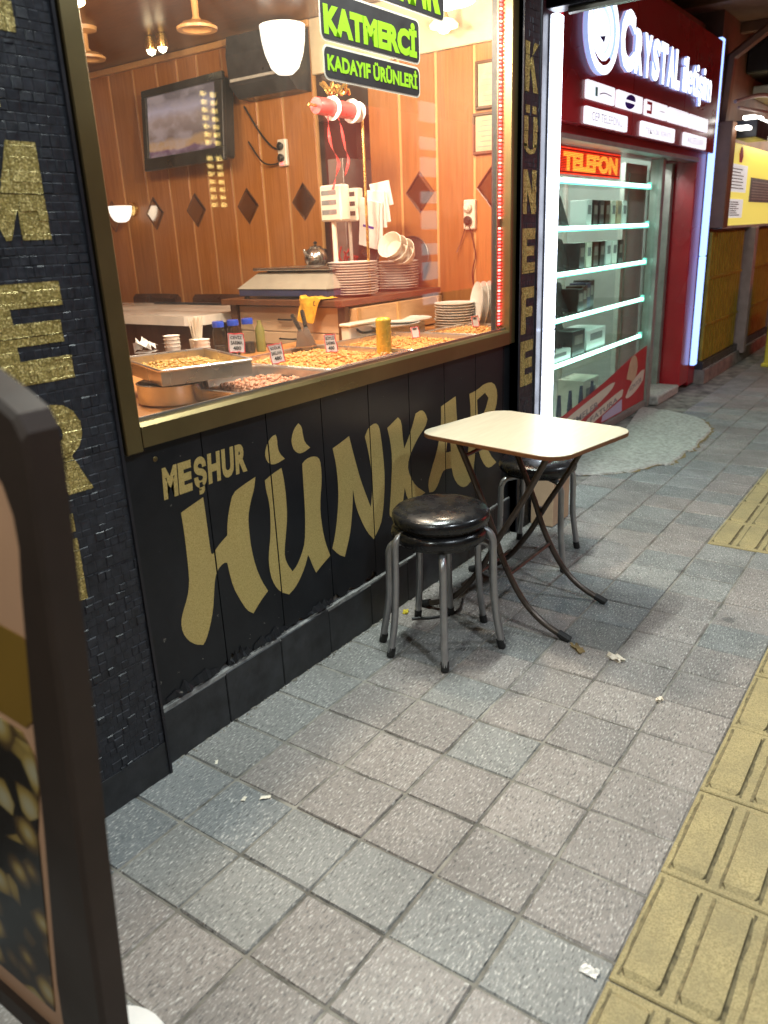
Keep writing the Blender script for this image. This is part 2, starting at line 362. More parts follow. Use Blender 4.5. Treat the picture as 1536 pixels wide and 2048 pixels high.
# ---------------------------------------------------------------- mesh helpers
class MB:
    def __init__(s): s.v = []; s.f = []; s.m = []
    def add(s, vs_, fs, mi=0):
        o = len(s.v); s.v += [tuple(p) for p in vs_]; s.f += [tuple(i+o for i in f) for f in fs]; s.m += [mi]*len(fs); return s
    def box(s, x0, x1, y0, y1, z0, z1, mi=0, mat=None):
        p = [Vector((x, y, z)) for z in (z0, z1) for y in (y0, y1) for x in (x0, x1)]
        if mat: p = [mat @ q for q in p]
        return s.add(p, [(0,2,3,1),(4,5,7,6),(0,1,5,4),(2,6,7,3),(0,4,6,2),(1,3,7,5)], mi)
    def bbox(s, x0, x1, y0, y1, z0, z1, b=.003, mi=0, mat=None):
        # bevelled box: three nested loops
        vs_ = []
        def ring(z, i):
            return [(x0+i, y0, z), (x1-i, y0, z), (x1, y0+i, z), (x1, y1-i, z), (x1-i, y1, z), (x0+i, y1, z), (x0, y1-i, z), (x0, y0+i, z)]
        def cap(z):
            return [(x0+b, y0+b, z), (x1-b, y0+b, z), (x1-b, y0+b, z), (x1-b, y1-b, z), (x1-b, y1-b, z), (x0+b, y1-b, z), (x0+b, y1-b, z), (x0+b, y0+b, z)]
        L = [[(x0+b, y0+b, z0), (x1-b, y0+b, z0), (x1-b, y1-b, z0), (x0+b, y1-b, z0)], ring(z0+b, b), ring(z1-b, b), [(x0+b, y0+b, z1), (x1-b, y0+b, z1), (x1-b, y1-b, z1), (x0+b, y1-b, z1)]]
        for l in L: vs_ += l
        fs = [(3,2,1,0), (20,21,22,23)]
        for k in range(8): fs.append((4+k, 4+(k+1)%8, 12+(k+1)%8, 12+k))
        for k in range(4):
            a, b2 = 4+2*k, 4+2*k+1
            fs.append((k, (k+1)%4, b2, a)); fs.append((k, a, 4+(2*k-1)%8)) 
            a, b2 = 12+2*k, 12+2*k+1
            fs.append((20+(k+1)%4, 20+k, a, b2)); fs.append((20+k, 12+(2*k-1)%8, a))
        if mat: vs_ = [mat @ Vector(q) for q in vs_]
        return s.add(vs_, fs, mi)
    def prism(s, poly, y0, y1, mi=0, axis='y', mat=None):
        # poly in (a,b): axis y -> (x,z); axis z -> (x,y); axis x -> (y,z)
        f = {'y': lambda a, b, c: (a, c, b), 'z': lambda a, b, c: (a, b, c), 'x': lambda a, b, c: (c, a, b)}[axis]
        n = len(poly)
        p = [Vector(f(a, b, y0)) for a, b in poly] + [Vector(f(a, b, y1)) for a, b in poly]
        if mat: p = [mat @ q for q in p]
        return s.add(p, [tuple(range(n)), tuple(range(2*n-1, n-1, -1))] + [(i, n+i, n+(i+1) % n, (i+1) % n) for i in range(n)], mi)
    def tube(s, path, r, n=10, mi=0, caps=True):
        P = [Vector(p) for p in path]; rr = r if isinstance(r, (list, tuple)) else [r]*len(P)
        t0 = (P[1]-P[0]).normalized(); a = t0.orthogonal().normalized(); o = len(s.v); pt = t0
        for i, p in enumerate(P):
            t = ((P[min(i+1, len(P)-1)]-P[max(i-1, 0)])).normalized()
            q = pt.rotation_difference(t); a = q @ a; a = (a - t*a.dot(t)).normalized(); b = t.cross(a); pt = t
            for k in range(n):
                th = 2*math.pi*k/n; s.v.append(tuple(p + (a*math.cos(th)+b*math.sin(th))*rr[i]))
        for i in range(len(P)-1):
            for k in range(n):
                s.f.append((o+i*n+k, o+i*n+(k+1) % n, o+(i+1)*n+(k+1) % n, o+(i+1)*n+k)); s.m.append(mi)
        if caps:
            s.f.append(tuple(o+k for k in range(n-1, -1, -1))); s.m.append(mi)
            s.f.append(tuple(o+(len(P)-1)*n+k for k in range(n))); s.m.append(mi)
        return s
    def lathe(s, prof, c=(0,0,0), n=20, mi=0, mat=None):
        o = len(s.v); c = Vector(c)
        for r, z in prof:
            for k in range(n):
                th = 2*math.pi*k/n; p = Vector((r*math.cos(th), r*math.sin(th), z))
                if mat: p = mat @ p
                s.v.append(tuple(c+p))
        for i in range(len(prof)-1):
            for k in range(n):
                s.f.append((o+i*n+k, o+i*n+(k+1) % n, o+(i+1)*n+(k+1) % n, o+(i+1)*n+k)); s.m.append(mi)
        if prof[0][0] > 1e-5: s.f.append(tuple(o+k for k in range(n-1, -1, -1))); s.m.append(mi)
        if prof[-1][0] > 1e-5: s.f.append(tuple(o+(len(prof)-1)*n+k for k in range(n))); s.m.append(mi)
        return s
    def mesh(s, name, mats, off=(0,0,0), smooth=False):
        me = bpy.data.meshes.new(name); off = Vector(off)
        me.from_pydata([tuple(Vector(p)-off) for p in s.v], [], s.f)
        for k in (mats if isinstance(mats, (list, tuple)) else [mats]): me.materials.append(M[k] if isinstance(k, str) else k)
        for i, pl in enumerate(me.polygons): pl.material_index = s.m[i]
        bm = bmesh.new(); bm.from_mesh(me); bmesh.ops.remove_doubles(bm, verts=bm.verts, dist=1e-6)
        bmesh.ops.recalc_face_normals(bm, faces=bm.faces); bm.to_mesh(me); bm.free()
        if smooth:
            for pl in me.polygons: pl.use_smooth = True
            try: me.set_sharp_from_angle(angle=R(40))
            except Exception: pass
        me.update(); return me
ROOT = {}
def off_of(parent):
    return ROOT.get(parent.name, Vector((0,0,0))) if parent else Vector((0,0,0))
def obj(name, mb, mats, parent=None, smooth=False, local=False):
    off = Vector((0,0,0)) if local else off_of(parent)
    me = mb if isinstance(mb, bpy.types.Mesh) else mb.mesh(name, mats, off, smooth)
    o = bpy.data.objects.new(name, me); COL.objects.link(o)
    if parent: o.parent = parent; ROOT[o.name] = off_of(parent) if not local else Vector((0,0,0))
    return o
def tag(o, label, cat, group=None):
    o['label'] = label; o['category'] = cat
    if group: o['group'] = group
    return o
def thing(name, label, cat, loc=(0,0,0), group=None, rotz=0):
    o = bpy.data.objects.new(name, None); COL.objects.link(o); o.empty_display_size = .05
    o.location = loc; o.rotation_euler = (0, 0, rotz); ROOT[o.name] = Vector(loc) if not rotz else Vector((0,0,0))
    return tag(o, label, cat, group)
def struct(name, mb, mats, smooth=False):
    o = obj(name, mb, mats, None, smooth); o['kind'] = 'structure'; return o
def copy_tree(o, parent=None):
    c = o.copy(); COL.objects.link(c); c.parent = parent
    if parent: c.matrix_parent_inverse = o.matrix_parent_inverse.copy()
    ROOT[c.name] = ROOT.get(o.name, Vector((0,0,0)))
    for ch in list(o.children): copy_tree(ch, c)
    return c
_txt = {}
def text_polys(body, bold):
    k = (body, bold)
    if k not in _txt:
        cu = bpy.data.curves.new('lettering', 'FONT'); cu.body = body; cu.offset = bold; cu.resolution_u = 3
        ob = bpy.data.objects.new('lettering', cu); COL.objects.link(ob)
        dg = bpy.context.evaluated_depsgraph_get(); me = bpy.data.meshes.new_from_object(ob.evaluated_get(dg))
        vv = [tuple(v.co) for v in me.vertices]; ff = [tuple(p.vertices) for p in me.polygons]
        bpy.data.objects.remove(ob); bpy.data.curves.remove(cu); bpy.data.meshes.remove(me)
        xs = [v[0] for v in vv]; ys = [v[1] for v in vv]
        _txt[k] = (vv, ff, min(xs), max(xs), min(ys), max(ys))
    return _txt[k]
def text(mb, body, fn, bold=.0, mi=0):
    """flat print: fn(u,v) -> point, u and v running 0..1 over the lettering"""
    vv, ff, a, b, c, d = text_polys(body, bold)
    return mb.add([fn((x-a)/(b-a), (y-c)/(d-c)) for x, y, _ in vv], ff, mi)
def text3d(mb, body, fn, nrm, depth, bold=.0, mi=0, side=0):
    """raised lettering with sides"""
    vv, ff, a, b, c, d = text_polys(body, bold)
    P = [Vector(fn((x-a)/(b-a), (y-c)/(d-c))) for x, y, _ in vv]; nv = Vector(nrm)*depth
    mb.add([p+nv for p in P], ff, mi)
    cnt = {}
    for f in ff:
        for i in range(len(f)):
            e = (f[i], f[(i+1) % len(f)]); cnt.setdefault(tuple(sorted(e)), []).append(e)
    for e in cnt.values():
        if len(e) == 1:
            i, j = e[0]; mb.add([P[i], P[j], P[j]+nv, P[i]+nv], [(0,1,2,3)], side)
    return mb
def plane_xz(x0, x1, z0, z1, y): return lambda u, v: (x0+(x1-x0)*u, y, z0+(z1-z0)*v)
def rrect(x0, x1, z0, z1, r, n=4):
    p = []
    for cx, cz, a in ((x1-r, z0+r, -90), (x1-r, z1-r, 0), (x0+r, z1-r, 90), (x0+r, z0+r, 180)):
        for k in range(n+1):
            th = R(a+90*k/n); p.append((cx+r*math.cos(th), cz+r*math.sin(th)))
    return p
def smooth_path(pts, n=6):
    P = [Vector(p) for p in pts]; out = []
    for i in range(len(P)-1):
        a = P[max(i-1, 0)]; b = P[i]; c = P[i+1]; d = P[min(i+2, len(P)-1)]
        for k in range(n):
            t = k/n
            out.append(.5*((2*b)+(c-a)*t+(2*a-5*b+4*c-d)*t*t+(3*b-a-3*c+d)*t**3))
    out.append(P[-1]); return out
HUN = {
 'H': [(0.158,0.714),(0.172,0.718),(0.205,0.726),(0.242,0.735),(0.243,0.705),(0.244,0.652),(0.244,0.604),(0.246,0.562),(0.253,0.558),(0.275,0.575),(0.300,0.588),(0.315,0.595),(0.321,0.633),(0.336,0.677),(0.355,0.714),(0.391,0.725),(0.453,0.738),(0.442,0.701),(0.423,0.669),(0.406,0.625),(0.404,0.575),(0.406,0.517),(0.417,0.454),(0.436,0.400),(0.459,0.357),(0.423,0.337),(0.386,0.309),(0.361,0.330),(0.335,0.381),(0.316,0.427),(0.307,0.476),(0.303,0.512),(0.289,0.517),(0.264,0.505),(0.249,0.482),(0.239,0.439),(0.227,0.387),(0.209,0.344),(0.188,0.308),(0.175,0.298),(0.150,0.310),(0.124,0.335),(0.108,0.368),(0.107,0.402),(0.118,0.428),(0.142,0.467),(0.154,0.504),(0.158,0.551),(0.159,0.598),(0.160,0.656)],
 'U': [(0.491,0.716),(0.527,0.728),(0.569,0.736),(0.576,0.696),(0.579,0.636),(0.576,0.571),(0.562,0.509),(0.553,0.478),(0.548,0.439),(0.561,0.407),(0.579,0.379),(0.603,0.391),(0.631,0.423),(0.650,0.458),(0.659,0.517),(0.664,0.584),(0.665,0.652),(0.667,0.724),(0.686,0.735),(0.721,0.737),(0.750,0.726),(0.760,0.700),(0.758,0.639),(0.745,0.588),(0.739,0.534),(0.744,0.476),(0.754,0.422),(0.775,0.364),(0.736,0.349),(0.695,0.330),(0.680,0.362),(0.668,0.395),(0.661,0.408),(0.640,0.370),(0.611,0.338),(0.584,0.317),(0.553,0.306),(0.514,0.331),(0.490,0.365),(0.477,0.404),(0.474,0.452),(0.481,0.490),(0.493,0.532),(0.501,0.595),(0.501,0.646),(0.493,0.680)],
 'U1': [(0.538,0.844),(0.556,0.846),(0.561,0.832),(0.560,0.808),(0.566,0.784),(0.588,0.761),(0.548,0.754),(0.522,0.759),(0.507,0.774),(0.501,0.797),(0.514,0.825)],
 'U2': [(0.642,0.846),(0.664,0.859),(0.679,0.844),(0.681,0.818),(0.687,0.791),(0.712,0.768),(0.679,0.760),(0.655,0.761),(0.634,0.777),(0.624,0.802),(0.628,0.823)],
 'N': [(0.826,0.738),(0.872,0.748),(0.919,0.760),(0.930,0.720),(0.948,0.660),(0.971,0.588),(1.000,0.521),(1.024,0.468),(1.037,0.518),(1.041,0.577),(1.034,0.638),(1.021,0.699),(1.009,0.738),(1.032,0.765),(1.075,0.775),(1.098,0.758),(1.107,0.716),(1.117,0.632),(1.120,0.555),(1.111,0.481),(1.098,0.422),(1.082,0.380),(1.033,0.338),(0.995,0.378),(0.958,0.443),(0.934,0.503),(0.924,0.565),(0.917,0.508),(0.906,0.452),(0.890,0.398),(0.855,0.331),(0.823,0.350),(0.789,0.386),(0.808,0.425),(0.828,0.492),(0.841,0.560),(0.843,0.616),(0.839,0.680)],
 'K': [(1.149,0.739),(1.221,0.765),(1.243,0.745),(1.249,0.675),(1.255,0.636),(1.290,0.674),(1.319,0.714),(1.342,0.755),(1.385,0.762),(1.412,0.743),(1.426,0.715),(1.410,0.687),(1.358,0.659),(1.300,0.609),(1.274,0.564),(1.288,0.517),(1.327,0.466),(1.398,0.417),(1.346,0.411),(1.296,0.401),(1.263,0.436),(1.250,0.480),(1.238,0.435),(1.221,0.391),(1.196,0.359),(1.145,0.391),(1.140,0.409),(1.151,0.460),(1.164,0.542),(1.173,0.617),(1.165,0.687)],
 'A': [(1.531,0.746),(1.585,0.756),(1.649,0.767),(1.657,0.676),(1.672,0.588),(1.697,0.513),(1.730,0.434),(1.787,0.365),(1.725,0.346),(1.667,0.371),(1.625,0.418),(1.610,0.466),(1.546,0.476),(1.521,0.455),(1.497,0.423),(1.465,0.402),(1.428,0.409),(1.419,0.449),(1.451,0.507),(1.486,0.556),(1.511,0.608),(1.530,0.677)],
 'Ah': [(1.590,0.640),(1.564,0.545),(1.605,0.540),(1.600,0.596)],
 'R': [(1.765,0.756),(1.834,0.761),(1.905,0.779),(1.987,0.770),(2.026,0.719),(2.013,0.649),(1.961,0.605),(1.905,0.581),(1.905,0.518),(1.953,0.442),(2.017,0.389),(1.953,0.377),(1.906,0.398),(1.850,0.467),(1.833,0.543),(1.824,0.581),(1.815,0.476),(1.793,0.391),(1.744,0.435),(1.752,0.518),(1.772,0.601),(1.776,0.686)],
 'Rh': [(1.833,0.718),(1.905,0.736),(1.938,0.708),(1.905,0.652),(1.842,0.621)],
}
# ================================================================ SETTING: ground
g = MB(); g.box(-14, 24, -18, .6, -.30, -.0042); struct('ground', g, 'mortar')
g = MB(); g.box(6.0, 24, .2, 1.5, -.30, -.010); struct('shop_threshold', g, 'concrete_dark')

PU, PV, X0, Y0 = .2, .216, -.15, -.22
def paver_mesh(mat, k):
    r = random.Random(100+k); b = .004; hx, hy = PU/2-.0025, PV/2-.0025
    mb = MB(); mb.bbox(-hx, hx, -hy, hy, -.045, 0, b)
    for i, v in enumerate(mb.v):
        mb.v[i] = (v[0]+r.uniform(-.0015,.0015), v[1]+r.uniform(-.0015,.0015), v[2])
    return mb.mesh('paving_tile', mat)
PM = {c: [paver_mesh(c, k) for k in range(4)] for c in ('tile_grey', 'tile_pink', 'tile_blue')}
pave = thing('pavement', 'x', 'x'); del pave['label'], pave['category']; pave['kind'] = 'structure'
cells = []
for u in range(-7, 60):
    for v in range(0, 6):
        if u >= 13 and v >= 4: continue      # the yellow strip steps in towards the shops here
        cells.append((u, v))
def cell_c(u, v): return (X0+PU*(u+.5), Y0+PV*.5-PV*v, 0)
def paver_kind(u, v):
    r = random.Random(u*31+v*7+5).random()
    if v == 0: return 'tile_blue' if u <= 0 else ('tile_grey' if r < .6 else 'tile_pink')
    if u <= -1: return 'tile_pink' if (v >= 3 and u == -1) or u <= -2 and r < .6 else 'tile_grey'
    if (u, v) in ((0,1),): return 'tile_blue'
    if u == 0: return 'tile_grey'
    if u == 7 and v in (1, 2): return 'tile_pink'
    if u in (8, 9) and v in (1, 2, 3): return 'tile_blue' if r < .6 else 'tile_grey'
    if u in (5, 6) and v <= 2: return 'tile_grey' if r < .5 else 'tile_pink'
    if u >= 10: return 'tile_grey' if r < .40 else 'tile_pink'
    return 'tile_pink' if r < .88 else 'tile_grey'
order = sorted(cells, key=lambda c: (0 if in_view(cell_c(*c), 60) else 100) + (Vector(cell_c(*c))-CAM).length)
rest = {k: MB() for k in PM}
for i, (u, v) in enumerate(order):
    k = paver_kind(u, v); me = PM[k][rnd.randrange(4)]
    c = Vector(cell_c(u, v)); c.z += rnd.uniform(-.002, .0015)
    rot = (rnd.uniform(-.006,.006), rnd.uniform(-.006,.006), rnd.uniform(-.006,.006))
    if i < 300:
        o = obj('paving_tile', me, None, pave); o.location = c; o.rotation_euler = rot
    else:
        mt = Matrix.Translation(c)
        rest[k].add([mt @ q.co for q in me.vertices], [tuple(p.vertices) for p in me.polygons])
for k, mb in rest.items():
    o = obj('distant_paving_tiles', mb, k, pave); o['kind'] = 'stuff'

# yellow tactile paving
tac = thing('tactile_strip', 'x', 'x'); del tac['label'], tac['category']; tac['kind'] = 'structure'
TB = .335
def tactile_mesh(k, nb=3):
    r = random.Random(50+k); mb = MB(); h = TB/2-.0015
    mb.bbox(-h, h, -h, h, -.045, 0, .003)
    pitch = TB/nb
    for i in range(nb):
        yc = -TB/2+pitch*(i+.5); hw = pitch*.36; L = TB/2-.022
        prof = [(-hw, 0), (-hw+.004, .0075), (hw-.004, .0075), (hw, 0)]
        v = []
        for x, s in ((-L, 0), (-L+.012, 1), (L-.012, 1), (L, 0)):
            for a, b in prof: v.append((x, yc+a*(.8 if not s else 1), b*s+.0004))
        mb.add(v, [(4*a+j, 4*a+j+1, 4*a+j+5, 4*a+j+4) for a in range(3) for j in (1,)])
        mb.add(v, [(4*a+j, 4*a+j+1, 4*a+j+5, 4*a+j+4) for a in range(3) for j in (0, 2)], 1)  # bar sides darkened in colour to stand in for shade
        for sg in (-1, 1):      # dark strip against the bar: groove dirt plus painted shade
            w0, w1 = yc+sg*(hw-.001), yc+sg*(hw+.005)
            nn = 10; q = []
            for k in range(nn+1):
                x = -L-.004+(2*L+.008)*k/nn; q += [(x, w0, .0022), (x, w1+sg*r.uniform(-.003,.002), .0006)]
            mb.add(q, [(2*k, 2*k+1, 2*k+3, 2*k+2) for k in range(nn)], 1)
    return mb.mesh('tactile_block', ['tactile', 'tactile_dirt_shade'])
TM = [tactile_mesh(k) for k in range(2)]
tl = []
for i in range(-6, 30):
    x = .005+TB*(i+.5)
    tl.append((x, -1.298-TB*.5))
for i in range(16):
    for j in range(1 if i > 0 else 2):
        tl.append((2.452+TB*(i+.5), -.872-TB*(j+.5)))
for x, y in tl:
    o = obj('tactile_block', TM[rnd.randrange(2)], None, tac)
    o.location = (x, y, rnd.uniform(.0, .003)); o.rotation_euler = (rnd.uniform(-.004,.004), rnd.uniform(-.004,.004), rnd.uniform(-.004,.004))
# kerb side paving beyond the strip (off to the right)
mb = MB()
for u in range(-7, 50):
    for v in range(10):
        x, y = X0+PU*u, -1.640-PV*v
        mb.box(x+.003, x+PU-.003, y-PV+.003, y-.003, -.04, rnd.uniform(-.002, .001))
o = obj('outer_paving_tiles', mb, 'tile_grey', pave); o['kind'] = 'stuff'

# poured concrete apron in front of the phone shop: ragged, cracked edge, a real step high
edge = smooth_path([(3.12,.34,0),(3.2,.06,0),(3.36,-.15,0),(3.62,-.27,0),(3.68,-.34,0),(3.98,-.335,0),(4.05,-.37,0),(4.32,-.35,0),(4.60,-.345,0),(4.82,-.27,0),(5.0,-.15,0),(5.15,.1,0),(5.2,.34,0)], 7)
ep = [(p.x+rnd.uniform(-.012,.012), p.y+rnd.uniform(-.012,.012)) for p in edge]
mb = MB(); n = len(ep)
top = [(x, y, .012) for x, y in ep]; bot = [(x+rnd.uniform(-.01,.01), y-.012*(1 if y < .3 else 0), 0.001) for x, y in ep]
cen = (4.2, .15, .014)
mb.add(top+bot+[cen], [(i, i+1, n+i+1, n+i) for i in range(n-1)] + [(i, 2*n, i+1) for i in range(n-1)])
struct('concrete_apron', mb, 'concrete')
mb = MB(); mb.add([(x, y, .0022) for x, y in ep]+[(x+.004+.012*rnd.random(), y-.012-.026*rnd.random(), .0022) for x, y in ep], [(i, i+1, n+i+1, n+i) for i in range(n-1)])
o = struct('apron_crack', mb, 'dryleaf')
# dirt line along the foot of the wall
mb = MB()
for i in range(420):
    x = rnd.uniform(-.02, 2.3); s = rnd.uniform(.0012, .0045); y = -.004-abs(rnd.gauss(0, .014)); zz = s*rnd.uniform(.6, 1.4)
    mb.add([(x-s, y-s*.8, -.001), (x+s*rnd.uniform(.6,1.3), y-s, -.001), (x+s*.9, y+s, -.001), (x-s*.7, y+s*.8, -.001), (x+rnd.uniform(-.3,.3)*s, y, zz)], [(0,1,4),(1,2,4),(2,3,4),(3,0,4)])
n = 120
for i in range(n+1):
    x = -.02+2.34*i/n; mb.v += [(x, .012, .006), (x, -.006-abs(rnd.gauss(0,.007)), .0012)]
k = len(mb.v)-2*(n+1)
for i in range(n): mb.f.append((k+2*i, k+2*i+1, k+2*i+3, k+2*i+2)); mb.m.append(0)
o = obj('dirt_crumbs', mb, 'mortar'); o['kind'] = 'stuff'

# litter lying on the pavement
def litter(name, label, cat, loc, size, mat, seed):
    r = random.Random(seed); mb = MB(); n = 6
    vs_ = [(size[0]*(i/n-.5)*2+r.uniform(-.15,.15)*size[0], size[1]*(j/3-.5)*2+r.uniform(-.2,.2)*size[1], r.uniform(.0,size[2])) for i in range(n+1) for j in range(4)]
    fs = [(i*4+j, i*4+j+1, i*4+j+5, i*4+j+4) for i in range(n) for j in range(3)]
    mb.add(vs_+[(x, y, 0) for x, y, z in vs_], fs+[tuple(q+len(vs_) for q in reversed(f)) for f in fs])
    o = obj(name, mb, mat); o.location = loc; o.rotation_euler = (0,0,r.uniform(0,3)); return tag(o, label, cat)
litter('paper_scrap', 'crumpled scrap of white paper beside the near end of the yellow strip', 'litter', (.0,-1.262,.002), (.017,.010,.010), 'paper', 1)
litter('pebble', 'single pale pebble on the paving left of the yellow strip', 'litter', (1.036,-1.085,.002), (.011,.009,.012), 'sticker_cream', 2)
litter('dry_leaf', 'dry dark leaf near the foot of the curved table leg', 'litter', (1.21,-.745,.002), (.03,.012,.012), 'dryleaf', 3)
litter('dry_leaf', 'pale withered leaf right of the dark leaf on the paving', 'litter', (1.215,-.88,.002), (.03,.014,.014), 'sticker_cream', 4)
litter('paint_fleck', 'white paint splash on the blue grey paver near the dark pilaster', 'litter', (.0,-.30,.0012), (.009,.005,.001), 'offwhite', 5)
litter('paint_fleck', 'longer white paint smear on the blue grey paver', 'litter', (.035,-.345,.0012), (.014,.006,.001), 'offwhite', 6)
litter('paint_fleck', 'small white paint spot close to the wall foot', 'litter', (.07,-.12,.0012), (.009,.004,.001), 'offwhite', 8)
litter('yellow_wrapper', 'small yellow wrapper at the wall foot behind the front stool', 'litter', (1.14,-.06,.002), (.014,.01,.012), 'yellow', 7)

# ================================================================ PASTRY SHOP FRONT
# low wall: vertical boards over a tiled plinth
wall = thing('shop_front_wall', 'low black boarded wall under the shop window with gold hand painted lettering', 'wall', (1.1, 0, 0))
mb = MB(); mb.box(-.02, 2.15, .03, .16, 0, .92); obj('wall_core', mb, 'chip_bed', wall)
bx = [-.018] + [.26+.26*i for i in range(8)] + [2.148]
for i in range(len(bx)-1):
    a, b = bx[i]+.002, bx[i+1]-.002
    r = random.Random(i); n = 14
    low = [(a+(b-a)*k/n, .185+r.uniform(-.004,.004)) for k in range(n+1)]
    if i in (0, 1, 2, 3):       # ragged, swollen lower edge
        for k in range(n+1):
            if r.random() < .55: low[k] = (low[k][0], low[k][1]+abs(r.gauss(0,.016)))
    poly = low + [(b, .925), (a, .925)]
    mb = MB(); mb.prism(poly, .0, .012); obj('board', mb, 'black_board', wall)
    mb = MB(); mb.box(a, b, .0125, .020, .178, .30); obj('board_core', mb, 'raw_edge', wall)
mb = MB()                        # blistered paint along the bottom of the boards
r = random.Random(11)
for cx_, wd in ((.12,.10),(.31,.05),(.45,.08),(.70,.07)):
    n = 12; top = []; base = []
    for k in range(n+1):
        x = cx_-wd+2*wd*k/n; h = math.sin(math.pi*k/n)*.022*r.uniform(.1,1.5)
        top.append((x, -.001-r.uniform(0,.002), .20+h)); base.append((x, -.005-r.uniform(0,.012)*math.sin(math.pi*k/n), .187+r.uniform(-.004,.006)))
    mb.add(top+base, [(k, k+1, n+2+k, n+1+k) for k in range(n)])
o = obj('peeling_paint', mb, 'black_board', wall)
px_ = [-.018] + [.235+.25*i for i in range(8)] + [2.148]
for i in range(len(px_)-1):
    mb = MB(); mb.bbox(px_[i]+.0015, px_[i+1]-.0015, -.012, .03, -.01, .170+.004*(i % 3), .0025); obj('plinth_tile', mb, 'plinth', wall)
mb = MB(); n = 70; r = random.Random(31)
for k in range(n+1):
    x = -.018+2.166*k/n; mb.v += [(x, -.0105+r.uniform(-.0008,.004), .1795+r.uniform(-.001,.001)), (x, .0118, .1835+r.uniform(-.001,.002)), (x, -.011, .168)]
for k in range(n): mb.f += [(3*k, 3*k+1, 3*k+4, 3*k+3), (3*k+2, 3*k, 3*k+3, 3*k+5)]; mb.m += [0, 0]
obj('worn_ledge_highlight', mb, 'ledge_highlight', wall)  # worn ledge; the light it catches is painted into its pale colour
mb = MB(); mb.lathe([(0,0),(.006,.001),(.0075,0)], (.098, -.001, .882), 12, 0, Matrix.Rotation(R(90),3,'X')); obj('screw', mb, 'bronze', wall)
def clip(poly, a, b, lo):
    # keep side: coordinate a >= b (lo) or <= b
    out = []; n = len(poly)
    for i in range(n):
        p, q = poly[i], poly[(i+1) % n]
        ip = p[a] >= b if lo else p[a] <= b; iq = q[a] >= b if lo else q[a] <= b
        if ip: out.append(p)
        if ip != iq:
            t = (b-p[a])/(q[a]-p[a]); out.append((p[0]+(q[0]-p[0])*t, p[1]+(q[1]-p[1])*t))
    return out
# hand painted name
from mathutils.geometry import tessellate_polygon
def flat_letter(polys, y, mb=None):
    mb = mb or MB()
    tri = tessellate_polygon([[Vector((a, b, 0)) for a, b in p] for p in polys])
    flat = [q for p in polys for q in p]
    for t in tri:
        for i in range(len(bx)-1):
            q = clip(clip([flat[k] for k in t], 0, bx[i]+.0028, True), 0, bx[i+1]-.0028, False)
            if len(q) > 2: mb.add([(a, y, b) for a, b in q], [tuple(range(len(q)))])
    return mb
def smooth_poly(p, rounds=1):
    # keep real corners, soften the traced curves
    for _ in range(rounds):
        out = []; n = len(p)
        for i in range(n):
            a, b, c = Vector(p[i-1]), Vector(p[i]), Vector(p[(i+1) % n])
            ang = (b-a).angle(c-b, 0) if (b-a).length > 1e-6 and (c-b).length > 1e-6 else 0
            if ang > R(50): out.append(tuple(b))
            else: out += [tuple(b.lerp(a, .25)), tuple(b.lerp(c, .25))]
        p = out
    return p
for nm, keys in (('H', ['H']), ('U', ['U','U1','U2']), ('N', ['N']), ('K', ['K']), ('A', ['A','Ah']), ('R', ['R','Rh'])):
    mb = MB()
    if nm in 'AR': flat_letter([smooth_poly(HUN[k]) for k in keys], -.0009, mb)
    else:
        for k in keys: flat_letter([smooth_poly(HUN[k])], -.0009, mb)
    obj('painted_letter', mb, 'gold', wall)
for i, ch in enumerate('MEŞHUR'):
    x0 = .108+i*.0535; wdt = .047 if ch != 'M' else .05
    mb = MB()
    zb = .765 if ch != 'Ş' else .745
    text(mb, ch, lambda u, v, x0=x0, wdt=wdt, zb=zb: (x0+.006*v+wdt*u, -.0009, zb+(.852-zb)*v), .055)
    obj('small_painted_letter', mb, 'gold', wall)

# building: upper wall, side wall, shop room shell
b_ = MB(); b_.box(-6, -.36, .0, .25, -.01, 4.2); b_.box(-.36, 2.50, .012, .25, 2.481, 4.2); b_.box(2.5001, 2.82, .23, .25, 3.0, 4.2); b_.box(-.36, .01, .03, .25, 0, 2.48); b_.box(2.14, 2.50, .045, .06, 0, 2.48); b_.box(2.5005, 2.52, .045, .24, 0, 3.0); b_.box(2.5205, 2.815, .22, .24, 0, 3.0)
struct('facade', b_, 'chip_bed')

# ---- split stone pilasters
def mosaic_cells(x0, x1, z0, z1, seed, cw, ch, slab, zoff):
    r = random.Random(seed); out = []; z = z0
    joints = [zoff+slab*k for k in range(-2, 12)]
    while z < z1-.004:
        h = min(r.uniform(ch*.75, ch*1.25), z1-z)
        nj = [j for j in joints if z+.004 < j < z+h+.004]
        if nj: h = nj[0]-z
        gap = .0022 if nj else 0.0
        x = x0
        while x < x1-.004:
            wd = min(r.uniform(cw*.75, cw*1.3), x1-x)
            if x1-x-wd < .008: wd = x1-x
            d = r.choice((.0007,.001,.0014,.002,.0026,.0032)) if r.random() < .5 else r.choice((.0005,.0008))
            out.append((x, x+wd, z, z+h-gap, d)); x += wd
        z += h
    return out
CHIP = []
for k in range(4):
    r = random.Random(70+k); mb = MB(); i = .09
    mb.add([(0,0,0),(1,0,0),(1,0,1),(0,0,1),(i,-1+r.uniform(0,.25),i),(1-i,-1+r.uniform(0,.25),i),(1-i,-1+r.uniform(0,.25),1-i),(i,-1+r.uniform(0,.25),1-i)],
           [(4,5,6,7),(0,1,5,4),(1,2,6,5),(2,3,7,6),(3,0,4,7)])
    CHIP.append(mb.mesh('stone_chip', 'chip'))
